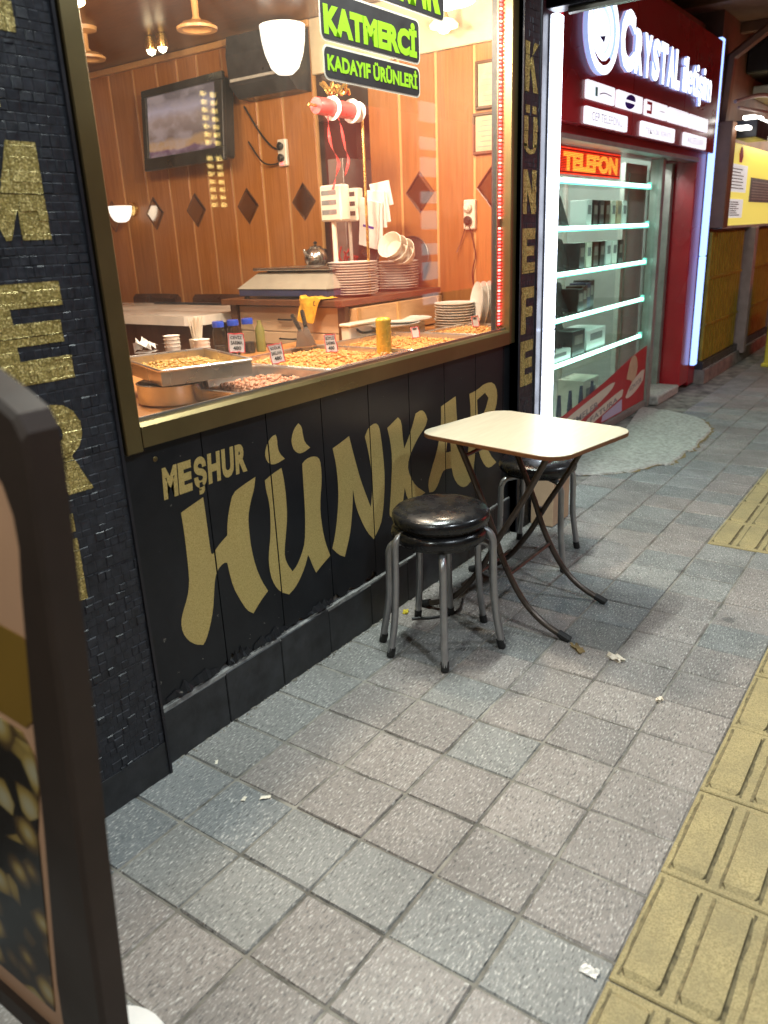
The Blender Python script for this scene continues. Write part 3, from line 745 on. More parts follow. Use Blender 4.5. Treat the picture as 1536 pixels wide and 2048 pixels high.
def arc(cx, cz, rx, rz, a0, a1, t, n=7):
    """ring segment as quads"""
    out = []
    for k in range(n):
        th0, th1 = R(a0+(a1-a0)*k/n), R(a0+(a1-a0)*(k+1)/n)
        f = lambda th, s: (cx+(rx-s*t[0])*math.cos(th), cz+(rz-s*t[1])*math.sin(th))
        out.append([f(th0,0), f(th1,0), f(th1,1), f(th0,1)])
    return out
BLOCK = {   # unit box strokes for the block capitals
 'T': [[(0,.72),(1,.72),(1,1),(0,1)], [(.33,0),(.67,0),(.67,.72),(.33,.72)]],
 'M': [[(0,0),(.34,0),(.34,1),(0,1)], [(.66,0),(1,0),(1,1),(.66,1)], [(.34,1),(.34,.34),(.47,0),(.5,0),(.5,.5)], [(.66,1),(.66,.34),(.53,0),(.5,0),(.5,.5)]],
 'E': [[(0,0),(.36,0),(.36,1),(0,1)], [(.36,.76),(1,.76),(1,1),(.36,1)], [(.36,.39),(.94,.39),(.94,.61),(.36,.61)], [(.36,0),(1,0),(1,.24),(.36,.24)]],
 'F': [[(0,0),(.36,0),(.36,1),(0,1)], [(.36,.76),(1,.76),(1,1),(.36,1)], [(.36,.36),(.9,.36),(.9,.58),(.36,.58)]],
 'R': [[(0,0),(.34,0),(.34,1),(0,1)], [(.34,.80),(.62,.80),(.62,1),(.34,1)], [(.34,.38),(.62,.38),(.62,.58),(.34,.58)]] + arc(.62,.69,.36,.31,-90,90,(.26,.2)) + [[(.5,.38),(.78,.42),(1,0),(.66,0)]],
 'İ': [[(.32,0),(.66,0),(.66,.72),(.32,.72)], [(.32,.80),(.66,.80),(.66,1),(.32,1)]],
 'K': [[(0,0),(.32,0),(.32,1),(0,1)], [(.32,.62),(.32,.34),(.66,1),(1,1)], [(.42,.56),(.56,.72),(1,0),(.66,0)]],
 'Ü': [[(0,.16),(.3,.16),(.3,.78),(0,.78)], [(.7,.16),(1,.16),(1,.78),(.7,.78)]] + arc(.5,.22,.5,.22,180,360,(.2,.10)) + [[(.1,.84),(.4,.84),(.4,1),(.1,1)], [(.6,.84),(.9,.84),(.9,1),(.6,1)]],
 'N': [[(0,0),(.3,0),(.3,1),(0,1)], [(.7,0),(1,0),(1,1),(.7,1)], [(.3,1),(.3,.55),(.7,0),(.7,.45)]],
}
def pilaster(name, label, x0, x1, y, z1, seed, letters, cw, ch, nparts, slab, zoff):
    t = thing(name, label, 'pilaster', ((x0+x1)/2, y, 0))
    mb = MB(); mb.box(x0, x1, y, y+.14, 0, z1); obj('stone_bed', mb, 'chip_bed', t)
    mb = MB()
    for xe in (x0+.004, x1-.004): mb.box(xe-.004, xe+.004, y-.007, y+.06, .0, z1)
    obj('edge_trim', mb, 'black_metal', t)
    cl = mosaic_cells(x0+.008, x1-.008, .02, z1-.01, seed, cw, ch, slab, zoff)
    vis = [(in_view(((a+b)/2, y, (c+d)/2), 10), i) for i, (a, b, c, d, h) in enumerate(cl)]
    vis = sorted((z, i) for z, i in vis if z); near = set(i for z, i in vis[:nparts])
    mb = MB(); r = random.Random(seed)
    for i, (a, b, c, d, h) in enumerate(cl):
        me = CHIP[r.randrange(4)]
        if i in near:
            o = obj('stone_chip', me, None, t); o.location = Vector((a+.0003, y-.0001, c+.0003))-off_of(t); o.scale = (b-a-.0006, h, d-c-.0006)
        else:
            mb.add([(a+.0003+v.co.x*(b-a-.0006), y-.0001+v.co.y*h, c+.0003+v.co.z*(d-c-.0006)) for v in me.vertices], [tuple(p.vertices) for p in me.polygons])
    o = obj('small_stone_chips', mb, 'chip', t); o['kind'] = 'stuff'
    for ch_, lx0, lx1, lz0, lz1 in letters:
        mb = MB()
        for p in BLOCK[ch_]:
            q = [(lx0+(lx1-lx0)*u, lz0+(lz1-lz0)*v) for u, v in p]
            qx = [s[0] for s in q]; qz = [s[1] for s in q]
            for a, b, c, d, h in cl:
                if b < min(qx) or a > max(qx) or d < min(qz) or c > max(qz): continue
                k = q
                for ax, val, lo in ((0, a, True), (0, b, False), (1, c, True), (1, d, False)):
                    k = clip(k, ax, val, lo)
                    if len(k) < 3: break
                if len(k) < 3: continue
                mx, mz = (a+b)/2, (c+d)/2
                # the paint follows each chip, dipping towards the joints
                ins = [(mx+(u-mx)*.95, mz+(v-mz)*.95) for u, v in k]
                n = len(k)
                mb.add([(u, y-.0022-h*.72, v) for u, v in k]+[(u, y-.0014-h, v) for u, v in ins],
                       [tuple(range(n, 2*n))]+[(i, (i+1) % n, n+(i+1) % n, n+i) for i in range(n)])
        obj('gold_letter', mb, 'glitter', t)
    return t
LX0, LX1 = -.315, -.122
pilaster('stone_pilaster', 'wide black split stone pilaster with glittering gold capitals left of the window', -.40, -.027, -.04, 2.5, 21,
    [('T', LX0, LX1, 1.68, 1.872), ('M', LX0, LX1, 1.43, 1.62), ('E', LX0, LX1, 1.135, 1.345), ('R', LX0, LX1, .872, 1.085), ('İ', LX0, LX1, .61, .826)], .023, .0225, 300, .2855, .094)
pilaster('stone_pilaster', 'narrow black stone pilaster with small gold capitals between the window and the red shop', 2.150, 2.325, -.04, 2.6, 22,
    [('E', 2.170, 2.298, .718, .925), ('F', 2.170, 2.298, .958, 1.165), ('E', 2.170, 2.298, 1.225, 1.415), ('N', 2.170, 2.298, 1.475, 1.655), ('Ü', 2.170, 2.298, 1.715, 1.905), ('K', 2.170, 2.298, 1.955, 2.14)], .025, .0225, 0, .2855, .094)
mb = MB(); mb.box(-.40, -.0275, -.043, -.0402, 0, .105); o = obj('pilaster_foot', mb, 'plinth'); tag(o, 'smooth dark skirting slab at the foot of the wide black pilaster', 'skirting')
# ---------------------------------------------------------------- shop window
win = thing('shop_window', 'large shop window in a dull gold metal frame, lit pastry display behind', 'window', (1.08, 0, .93))
mb = MB(); mb.bbox(0, .052, -.022, .05, .915, 2.5, .003); obj('frame_stile', mb, 'bronze', win)
mb = MB(); mb.bbox(2.098, 2.158, -.022, .05, .925, 2.5, .003); obj('frame_stile', mb, 'bronze', win)
mb = MB(); mb.prism([(-.022,.925),(.05,.925),(.05,.975),(.012,.988),(-.012,.988),(-.022,.978)], .0525, 2.0975, 0, 'x'); obj('frame_sill', mb, 'bronze', win)
mb = MB(); mb.box(.0525, 2.0975, .003, .011, .9885, .997); obj('sill_bead', mb, 'steel', win)
mb = MB(); mb.bbox(.0525, 2.0975, -.022, .05, 2.44, 2.5, .003); obj('frame_head', mb, 'bronze', win)
mb = MB(); mb.box(.0525, 2.0975, .017, .023, .9895, 2.4395); obj('pane', mb, 'window_glass', win)
def glass_sticker(x0, x1, z0, z1, body, tx, bold):
    y = .0162
    mb = MB(); mb.prism(rrect(x0-.006, x1+.006, z0-.006, z1+.006, .022), y-.0006, y, 0); st = obj('sticker', mb, 'offwhite', win)
    mb = MB(); mb.prism(rrect(x0, x1, z0, z1, .018), y-.0012, y-.0008, 0); obj('sticker_face', mb, 'ink', st)
    mb = MB(); text(mb, body, plane_xz(tx[0], tx[1], tx[2], tx[3], y-.0016), bold); obj('sticker_lettering', mb, 'green_glow_vinyl', st)
glass_sticker(.918, 1.452, 1.972, 2.098, 'KATMERCİ', (.930, 1.438, 1.984, 2.088), .06)
glass_sticker(.925, 1.448, 1.868, 1.952, 'KADAYIF ÜRÜNLERİ', (.937, 1.436, 1.888, 1.946), .045)
glass_sticker(1.02, 1.62, 2.128, 2.36, 'HÜNKAR', (1.04, 1.60, 2.14, 2.34), .07)

# red LED string hanging inside the right edge of the glass
led = thing('led_light_strip', 'string of bright red LEDs hanging down the right edge of the window', 'light strip', (2.08, .05, 2.43))
mb = MB(); mb.box(2.076, 2.094, .030, .034, 1.0, 2.43); obj('strip_backing', mb, 'matrix_dark', led)
capm = None
k = 0
z = 1.01
while z < 2.42:
    if not 1.43 < z < 1.455:
        mb = MB(); mb.bbox(2.078, 2.092, .022, .0298, z, z+.008, .0015)
        obj('led', mb, 'led_pink' if k % 3 == 1 else 'led_red', led)
    z += .0145; k += 1

# ---------------------------------------------------------------- pastry shop room
WX = 2.8
room = MB()
room.box(-.62, WX+.12, .246, 4.72, 2.585, 2.70); room.box(-.62, 2.50, .062, .2459, 2.585, 2.70)
struct('ceiling', room, 'ceil_wood')
mb = MB(); mb.box(-.62, 2.74, .26, 4.7, -.05, -.005); struct('floor', mb, 'concrete_dark')
mb = MB(); mb.box(-.72, WX+.14, 4.6, 4.72, 0, 2.584); mb.box(-.72, -.62, .26, 4.59, 0, 2.584); struct('back_wall', mb, 'wall_wood')
mb = MB(); mb.box(WX+.02, WX+.14, .246, 1.23, 0, 2.584); mb.box(WX+.02, WX+.14, 1.60, 4.59, 0, 2.584); mb.box(WX+.02, WX+.14, 1.231, 1.599, 2.06, 2.584)
mb.box(WX+.40, WX+.44, 1.1, 1.75, 0, 2.3); mb.box(WX+.1401, WX+.4, 1.0, 1.22, 0, 2.3); mb.box(WX+.1401, WX+.4, 1.61, 1.80, 0, 2.3)
sw = struct('side_wall', mb, 'niche_dark')
ys = [4.55, 4.32, 4.10, 3.88, 3.66, 3.44, 3.18, 2.94, 2.74, 2.55, 2.33, 2.06, 1.85, 1.605]
for a, b in zip(ys[1:], ys[:-1]):
    mb = MB(); mb.bbox(WX, WX+.0195, a+.008, b-.008, .02, 2.545, .002); obj('wood_panel', mb, 'wall_wood', sw)
    mb = MB(); mb.box(WX+.004, WX+.0195, a-.0075, a+.0075, .02, 2.545); obj('batten', mb, 'batten', sw)
ys = [1.225, 1.01, .775, .545, .248]
for a, b in zip(ys[1:], ys[:-1]):
    mb = MB(); mb.bbox(WX, WX+.0195, a+.008, b-.008, .02, 2.30, .002); obj('wood_panel', mb, 'wall_wood', sw)
    mb = MB(); mb.box(WX+.002, WX+.0195, a-.0075, a+.0075, .02, 2.30); obj('batten', mb, 'batten', sw)
mb = MB(); mb.bbox(WX-.025, WX+.0195, 1.6, 4.58, 2.547, 2.583, .004); obj('cornice', mb, 'batten', sw)
mb = MB(); mb.bbox(WX-.012, WX+.0195, .248, 1.6, 2.302, 2.583, .004); obj('cream_band', mb, 'cream', sw)

def mirror_tile(y, z, h, label):
    t = thing('diamond_mirror', label, 'mirror', (WX, y, z), 'small diamond mirrors on the wood wall')
    mb = MB()
    o_ = [(y, z+h), (y+h*.86, z), (y, z-h), (y-h*.86, z)]; i_ = [(y, z+h*.78), (y+h*.67, z), (y, z-h*.78), (y-h*.67, z)]
    mb.add([(WX-.0012, a, b) for a, b in o_]+[(WX-.006, a, b) for a, b in i_], [(4,5,6,7)]+[(k, (k+1) % 4, 4+(k+1) % 4, 4+k) for k in range(4)])
    obj('mirror_face', mb, 'mirror', t)
    mb = MB(); mb.tube([(WX-.001, *o_[k % 4]) for k in range(5)], .0035, 5); obj('mirror_rim', mb, 'brown_wood', t)
for y, lab in ((3.60, 'diamond mirror at the far left, beside the small white wall lamp'), (3.13, 'diamond mirror between the small white lamp and the television'), (2.70, 'diamond mirror straight below the television left corner'),
               (2.21, 'diamond mirror below the right edge of the television'), (1.735, 'dark diamond mirror at the corner of the wood wall above the scale'), (.889, 'diamond mirror on the red tinted panel above the plates'), (.437, 'diamond mirror by the red LED string, below the framed papers')):
    mirror_tile(y, 1.63, .108, lab)

# television on the wall
tv = thing('television', 'black flat television tilted out on the wood wall, picture on', 'television', (WX, 2.55, 2.13))
def tvm(): return Matrix.Translation((WX-.16, 2.55, 2.13)) @ Matrix.Rotation(R(6), 4, 'Y') @ Matrix.Rotation(R(-4), 4, 'Z')
T = tvm(); W_, H_ = .41, .245
mb = MB(); mb.bbox(.0, .085, -W_+.02, W_-.02, -H_+.02, H_-.02, .01, 0, T); obj('television_body', mb, 'black_plastic', tv)
mb = MB()
for a in ((-W_, W_, H_-.045, H_), (-W_, W_, -H_, -H_+.075), (-W_, -W_+.075, -H_+.0752, H_-.0452), (W_-.045, W_, -H_+.0752, H_-.0452)):
    mb.bbox(-.028, -.0005, a[0], a[1], a[2], a[3], .004, 0, T)
obj('bezel', mb, 'black_plastic', tv)
mb = MB(); mb.box(-.012, -.008, -W_+.072, W_-.042, -H_+.072, H_-.042, 0, T); obj('screen', mb, 'tv', tv)
mb = MB(); mb.bbox(WX-.07, WX-.001, 2.47, 2.63, 2.05, 2.2, .004); obj('wall_bracket', mb, 'black_metal', tv)
cab = MB(); cab.tube(smooth_path([(WX-.03, 2.14, 2.2), (WX-.02, 2.04, 2.05), (WX-.02, 1.95, 1.96), (WX-.02, 1.87, 1.93)]), .006, 6)
cab.tube(smooth_path([(WX-.03, 2.13, 2.0), (WX-.05, 2.0, 1.87), (WX-.02, 1.9, 1.86), (WX-.02, 1.86, 1.90)]), .005, 6)
obj('cable', cab, 'black_plastic', tv, True)

def socket(y, z, label, extra):
    t = thing('wall_socket', label, 'socket', (WX, y, z))
    mb = MB(); mb.bbox(WX-.03, WX-.001, y-.035, y+.035, z-.075, z+.075, .006); obj('socket_plate', mb, 'offwhite', t)
    for dz in (.035, -.03):
        mb = MB(); mb.lathe([(.0,.0),(.02,.0),(.024,.018),(.012,.03),(0,.03)], (WX-.0305, y, z+dz), 12, 0, Matrix.Rotation(R(-90),3,'Y')); obj('plug', mb, extra if dz > 0 else 'black_plastic', t)
    return t
s1 = socket(1.86, 1.915, 'white double socket with black plugs beside the television cables', 'black_plastic')
mb = MB(); mb.box(WX-.036, WX-.0305, 1.85, 1.87, 1.845, 1.858); obj('switch_light', mb, 'led_red', s1)
s2 = socket(.563, 1.50, 'white socket with trailing wires low on the right wood wall', 'offwhite')
mb = MB(); mb.tube(smooth_path([(WX-.03,.56,1.44),(WX-.02,.53,1.3),(WX-.02,.55,1.18),(WX-.02,.5,1.05)]), .004, 5); mb.tube(smooth_path([(WX-.03,.58,1.45),(WX-.02,.62,1.36),(WX-.03,.64,1.31)]), .003, 5); obj('wire', mb, 'brown_leather', s2, True)

def framed(y0, y1, z0, z1, label):
    t = thing('picture_frame', label, 'frame', (WX, (y0+y1)/2, z0))
    mb = MB(); mb.box(WX-.012, WX-.008, y0+.012, y1-.012, z0+.012, z1-.012); obj('certificate', mb, 'aged_paper', t)
    mb = MB()
    for a in ((y0,y1,z0,z0+.014),(y0,y1,z1-.014,z1),(y0,y0+.014,z0+.0142,z1-.0142),(y1-.014,y1,z0+.0142,z1-.0142)): mb.bbox(WX-.022, WX-.001, *a, .002)
    obj('frame_moulding', mb, 'brown_wood', t)
    mb = MB()
    for k in range(6): mb.box(WX-.0128, WX-.0122, y0+.03+.006*(k % 2), y1-.03-.01*(k % 3), z0+.035+.024*k, z0+.038+.024*k)
    obj('writing_lines', mb, 'grey_ink', t)
framed(.375, .545, 1.79, 1.985, 'dark framed certificate by the red LED string, the lower of two')
framed(.37, .53, 2.0, 2.22, 'dark framed paper hanging above the certificate by the LED string')

ac = thing('air_conditioner', 'dark boxy air conditioner high on the wood wall behind the large white lamp', 'air conditioner', (WX, 1.83, 2.35))
mb = MB(); mb.prism([(WX-.001,2.22),(WX-.001,2.54),(WX-.19,2.54),(WX-.21,2.44),(WX-.20,2.28),(WX-.13,2.22)], 1.615, 2.08); obj('case', mb, 'dark_plastic', ac)
mb = MB(); mb.box(WX-.213, WX-.19, 1.64, 2.06, 2.30, 2.315); obj('air_slot', mb, 'pale_metal', ac)

# lamps
def add_light(name, parent, loc, watts, col, rad=.06):
    l = bpy.data.lights.new(name, 'POINT'); l.energy = watts; l.color = col; l.shadow_soft_size = rad
    o = bpy.data.objects.new(name, l); COL.objects.link(o); o.location = Vector(loc)-off_of(parent); o.parent = parent; return o
def sconce(x, y, z, r, h, label, arm):
    t = thing('wall_lamp', label, 'lamp', (x, y, z), 'white bowl lamps')
    mb = MB(); mb.lathe([(.001,-h*.5),(r*.35,-h*.48),(r*.62,-h*.36),(r*.84,-h*.08),(r*.95,h*.2),(r,h*.5),(r*.95,h*.5),(r*.9,h*.2),(0,h*.1)], (x,y,z), 24); obj('bowl_shade', mb, 'lamp_white', t, True)
    mb = MB(); mb.tube(smooth_path([(WX-.002,y+arm,z+h*.3),((x+WX)/2,y+arm*.6,z+h*.42),(x+r*.3,y,z+h*.3)]), .012, 8); mb.lathe([(.0,0),(.05,.0),(.045,.02),(0,.022)], (WX-.002, y+arm, z+h*.3), 14, 0, Matrix.Rotation(R(-90),3,'Y')); obj('bracket', mb, 'gold_foil', t, True)
    return t
sconce(2.56, 1.60, 2.395, .125, .24, 'large glowing white bowl lamp hanging in front of the dark air conditioner', .1)
sconce(WX-.12, 3.36, 1.635, .085, .11, 'small glowing white bowl wall lamp far left on the wood wall', .0)

def disc_lamp(x, y, z, r, lit, label, watts=0):
    t = thing('ceiling_lamp', label, 'lamp', (x, y, 2.585), 'round ceiling lamps')
    mb = MB(); mb.lathe([(.0,2.584-z),(.075,2.584-z),(.07,2.565-z),(.018,2.55-z),(.016,.05),(.03,.03),(.0,.028)], (x,y,z), 18); obj('stem', mb, 'batten', t, True)
    mb = MB(); mb.lathe([(.02,.03),(r*.7,.024),(r,.004),(r*.98,-.008),(r*.72,-.006),(r*.6,.006),(.02,.015)], (x,y,z), 28); obj('lamp_disc', mb, 'batten' if not lit else 'lamp_warm', t, True)
    if lit:
        mb = MB(); mb.lathe([(.001,-.035),(r*.3,-.03),(r*.5,-.012),(r*.55,.004)], (x,y,z), 20); obj('bulb_glass', mb, 'lamp_hot', t, True)
        if watts: add_light('bulb', t, (x, y, z-.10), watts, WARM, .07)
    return t
disc_lamp(1.95, 1.62, 2.41, .10, False, 'unlit round disc lamp on a short stem, the nearer one on the dark ceiling')
disc_lamp(2.02, 2.60, 2.43, .10, False, 'unlit round disc lamp on a short stem, at the far left of the ceiling')
disc_lamp(2.12, .30, 2.33, .125, True, 'brightly lit yellow disc lamp at the top right of the window', 42)
disc_lamp(2.60, .60, 2.36, .07, True, 'smaller lit lamp right behind the bright yellow disc lamp', 0)
disc_lamp(1.30, .42, 2.36, .12, True, 'lit disc lamp above the middle of the display, outside the picture top', 125)
disc_lamp(.45, .50, 2.36, .12, True, 'lit disc lamp above the left end of the display, outside the picture top', 48)
disc_lamp(1.10, 1.50, 2.36, .10, True, 'lit disc lamp at the very top left behind the window frame', 45)
sp = thing('ceiling_spot', 'pair of small bright spot bulbs under the dark ceiling', 'lamp', (2.42, 2.52, 2.585))
for dy in (0, -.10):
    mb = MB(); mb.lathe([(.0,.0),(.03,.0),(.035,-.05),(.03,-.07),(0,-.07)], (2.42, 2.52+dy, 2.583), 14); h_ = obj('spot_housing', mb, 'gold_foil', sp, True)
    mb = MB(); mb.lathe([(.001,-.03),(.02,-.02),(.028,0)], (2.42, 2.52+dy, 2.512), 14); obj('spot_bulb', mb, 'lamp_hot', h_, True)

# ---------------------------------------------------------------- display counter and what stands on it
CT = .93
dc = thing('display_counter', 'orange wood display counter right behind the glass', 'counter', (1.2, .5, 0))
mb = MB(); mb.prism([(-.1,.064),(2.49,.064),(2.49,.25),(2.72,.25),(2.72,1.02),(-.1,1.02)], CT-.035, CT, 0, 'z'); obj('counter_top', mb, 'counter_wood', dc)
mb = MB(); mb.box(-.08, 2.48, .17, 1.0, 0, CT-.0355); obj('counter_base', mb, 'brown_wood', dc)

def tray(name, label, cx_, cy_, z, wx, wy, h, rot, fmat, nfood, fr, seed, fill=(1,1), fo=(0,0), flat=.5):
    t = thing(name, label, 'tray', (cx_, cy_, z), 'metal pastry trays', R(rot))
    hx, hy = wx/2, wy/2; f = .012
    mb = MB()
    mb.box(-hx, hx, -hy, hy, 0, .003)
    for a in ((-hx, hx, -hy, -hy+.004), (-hx, hx, hy-.004, hy), (-hx, -hx+.004, -hy+.0042, hy-.0042), (hx-.004, hx, -hy+.0042, hy-.0042)): mb.box(*a, .0032, h)
    obj('tray_pan', mb, 'tray_metal', t, local=True)
    mb = MB()
    pts = rrect(-hx-.003, hx+.003, -hy-.003, hy+.003, .012, 3); mb.tube([(a, b, h) for a, b in pts+pts[:1]], .005, 6, caps=False); obj('tray_rim', mb, 'tray_metal', t, True, True)
    r = random.Random(seed); mb = MB()
    # bed of food plus separate rolls heaped on it
    n = 14; bed = []
    for i in range(n+1):
        for j in range(n+1):
            u, v = i/n*2-1, j/n*2-1
            bed.append((fo[0]+u*(hx-.008)*fill[0], fo[1]+v*(hy-.008)*fill[1], .004+h*flat*(1-.5*max(abs(u),abs(v))**3)+r.uniform(-.003,.003)))
    mb.add(bed, [(i*(n+1)+j, (i+1)*(n+1)+j, (i+1)*(n+1)+j+1, i*(n+1)+j+1) for i in range(n) for j in range(n)])
    fb = obj('pastry_bed', mb, fmat, t, True, True)
    mb = MB()
    for k in range(nfood):
        u, v = r.uniform(-.94,.94), r.uniform(-.94,.94)
        p = Vector((fo[0]+u*(hx-.016)*fill[0], fo[1]+v*(hy-.016)*fill[1], .004+h*flat*(1-.5*max(abs(u),abs(v))**3)+r.uniform(0,.006)))
        L = fr*r.uniform(1.2,2.2); an = r.uniform(0, math.pi) if r.random() < .3 else r.gauss(.6,.35)
        d = Vector((math.cos(an), math.sin(an), r.uniform(-.25,.25)))*L
        mb.tube([p-d, p-d*.55, p+d*.55, p+d], [fr*.35, fr, fr, fr*.35], 6)
    o = obj('pastry_pieces', mb, fmat, t, True, True); o['kind'] = 'stuff'
    return t
tray('pastry_tray', 'raised square tray of golden shredded pastry standing on a round steel pot', .595, .42, 1.003, .30, .40, .047, -21, 'food_yellow', 380, .0038, 1, (1,1), (0,0), .55)
tray('pastry_tray', 'tray of pinkish pastry rolls at the front, half empty', .738, .262, CT+.001, .43, .37, .04, 0, 'food_pink', 150, .0062, 2, (.78,.8), (.03,-.02), .45)
tray('pastry_tray', 'wide tray heaped with orange pastry rolls behind the second price card', 1.23, .37, CT+.001, .50, .50, .042, 0, 'food_orange', 520, .0055, 3, (1,1), (0,0), .85)
tray('pastry_tray', 'low tray of orange pastry mid counter, in front of the white platters', 1.775, .36, CT+.001, .50, .48, .036, 0, 'food_orange', 380, .0048, 4, (1,1), (0,0), .6)
tray('pastry_tray', 'small tray of orange pastry at the right end below the stacked plates', 2.27, .26, CT+.001, .40, .32, .034, 0, 'food_orange', 260, .005, 5, (1,1), (0,0), .8)

pot = thing('cooking_pot', 'round shiny steel pot under the raised tray', 'pot', (.50, .38, CT))
mb = MB(); mb.lathe([(.0,.001),(.108,.001),(.113,.006),(.113,.062),(.116,.066),(.110,.068),(.108,.062),(.106,.012),(0,.01)], (.50,.38,CT), 32); obj('pot_body', mb, 'steel', pot, True)

def price_card(x, y, z, wdt, hgt, lines, label, tilt, stick=True):
    t = thing('price_card', label, 'price card', (x, y, z), 'price cards stuck in the trays')
    T = Matrix.Translation((x, y, z)) @ Matrix.Rotation(R(-18), 4, 'Z') @ Matrix.Rotation(R(-14), 4, 'X') @ Matrix.Rotation(R(tilt), 4, 'Y')
    r = random.Random(int(x*1000)); n = 5; hw = wdt/2
    pts = []
    for k in range(n): pts.append((-hw+wdt*k/n, r.uniform(-.003,.003)))
    for k in range(n): pts.append((hw+r.uniform(-.003,.003), hgt*k/n))
    for k in range(n): pts.append((hw-wdt*k/n, hgt+r.uniform(-.003,.003)))
    for k in range(n): pts.append((-hw+r.uniform(-.003,.003), hgt-hgt*k/n))
    mb = MB(); mb.prism(pts, 0, .0012, 0, 'y', T); obj('card', mb, 'paper', t)
    mb = MB(); P = [T @ Vector((a*.95, -.0012, hgt/2+(b-hgt/2)*.95)) for a, b in pts]; mb.tube(P+P[:1], .0017, 4, caps=False); obj('red_border', mb, 'red_plastic', t)
    nl = len(lines); mb = MB()
    for i, ln in enumerate(lines):
        z1 = hgt*(.88-.27*i); z0 = z1-hgt*.19; hw2 = hw*(.72 if len(ln) > 4 else .5)
        text(mb, ln, lambda u, v, z0=z0, z1=z1, hw2=hw2: T @ Vector((-hw2+2*hw2*u, -.0010, z0+(z1-z0)*v)), .03)
    obj('handwriting', mb, 'ink', t)
    mb = MB(); mb.box(-.0015, .0015, .0014, .003, -.03, hgt*.6, 0, T); obj('stick', mb, 'light_wood', t)
    return t
price_card(.82, .40, 1.040, .062, .070, ['CEVİZ', 'SARMA', '480'], 'price card with wavy red edge on the raised golden tray', 6)
price_card(.985, .36, .983, .060, .072, ['SOĞUK', 'BAKLAVA', '480'], 'price card with red edge between the pinkish and orange trays', -3)
price_card(1.235, .31, .990, .056, .070, ['SÜTLÜ', 'SARMA', '480'], 'price card with red edge in the orange tray near the tongs', 2)
price_card(1.82, .30, .975, .045, .05, ['480'], 'small price card standing in the middle tray', 0)
price_card(2.28, .25, .975, .045, .05, ['480'], 'small price card by the plates at the right end', 0)

hj = thing('yellow_reflection_standin', 'made-up golden dimpled shape standing in for a yellow reflection in the glass', 'jar', (1.46, .22, CT))
mb = MB(); prof = [(0,.03)]  # made-up jar shape in place of a yellow window reflection
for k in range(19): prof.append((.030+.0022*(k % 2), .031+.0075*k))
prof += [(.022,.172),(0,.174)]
mb.lathe(prof, (1.46,.22,CT), 20); obj('standin_body', mb, 'reflection_gold', hj, True)
tg = thing('serving_tongs', 'pair of steel spatulas with black handles lying across the orange tray', 'spatula', (1.40, .66, 1.0))
for d, up in ((0, 0), (.07, .012)):
    a = Vector((1.66+d, .88, 1.075+up)); b = Vector((1.52+d*.6, .72, 1.035+up*.5)); c = Vector((1.36+d*.4, .56, .985))
    mb = MB(); mb.tube([a, b], [.011, .009], 8); obj('handle', mb, 'black_plastic', tg, True)
    mb = MB(); e = (c-b).normalized(); s_ = Vector((-e.y, e.x, 0)).normalized()
    mb.add([b-s_*.008, b+s_*.008, c+s_*.035, c-s_*.035, b-s_*.008-Vector((0,0,.003)), b+s_*.008-Vector((0,0,.003)), c+s_*.035-Vector((0,0,.003)), c-s_*.035-Vector((0,0,.003))], [(0,1,2,3),(7,6,5,4),(0,4,5,1),(1,5,6,2),(2,6,7,3),(3,7,4,0)]); obj('blade', mb, 'steel', tg)

def plate_stack(x, y, z, r, n, pitch, label, seed):
    rr = random.Random(seed)
    for k in range(n):
        pz = z+pitch*k
        o = obj('plate', PLATE, None); o.location = (x+rr.uniform(-.004,.004), y+rr.uniform(-.004,.004), pz+.0005); o.scale = (r/.125, r/.125, 1)
        od = ['topmost', 'second', 'third', 'fourth', 'fifth', 'sixth', 'seventh', 'eighth', 'ninth', 'tenth', 'eleventh', 'twelfth', 'thirteenth'][n-1-k]
        tag(o, ('bottom' if k == 0 else od if k == n-1 else od+' from top')+' white plate '+label, 'plate', 'white plates '+label)
mb = MB(); mb.lathe([(.0,.001),(.07,.0),(.078,.003),(.118,.0095),(.125,.0125),(.1255,.0155),(.118,.0135),(.074,.006),(0,.005)], (0,0,0), 28)
for i, f in enumerate(mb.f):
    pass
PLATE = mb.mesh('plate', ['porcelain', 'plate_rim'], (0,0,0), True)
for pl in PLATE.polygons:
    if (Vector(pl.center).xy.length > .1235) and pl.normal.z < 0: pl.material_index = 1

# middle counter (cabinet) with scale, plates and odds and ends
KT = 1.128
kc = thing('cabinet', 'brown framed peach cabinet with drawers behind the display counter', 'cabinet', (2.3, 1.1, 0))
mb = MB(); mb.bbox(1.86, 2.76, .74, 1.56, KT-.03, KT, .003); obj('cabinet_top', mb, 'brown_wood', kc)
mb = MB(); mb.box(1.93, 2.74, .78, 1.52, 0, KT-.0305); obj('carcass', mb, 'peach', kc)
for y0, y1 in ((.755, .80), (1.485, 1.53)):
    mb = MB(); mb.bbox(1.895, 1.9295, y0, y1, .0, KT-.031, .002); obj('post', mb, 'brown_wood', kc)
for z0, z1 in ((.90, .962), (.966, 1.09)):
    mb = MB(); mb.bbox(1.912, 1.9295, .804, 1.481, z0, z1, .002); d_ = obj('drawer', mb, 'peach', kc)
    mb = MB(); mb.tube([(1.911, 1.2, (z0+z1)/2), (1.892, 1.19, (z0+z1)/2), (1.892, 1.10, (z0+z1)/2), (1.911, 1.09, (z0+z1)/2)], .004, 6); obj('drawer_pull', mb, 'black_metal', d_)
mb = MB(); mb.bbox(1.94, 2.74, .72, .777, .94, 1.085, .002); obj('side_panel', mb, 'light_wood', kc)
for xx in (1.96, 2.3, 2.70):
    mb = MB(); mb.box(xx-.012, xx+.012, .712, .7195, .94, 1.085); obj('side_batten', mb, 'batten', kc)

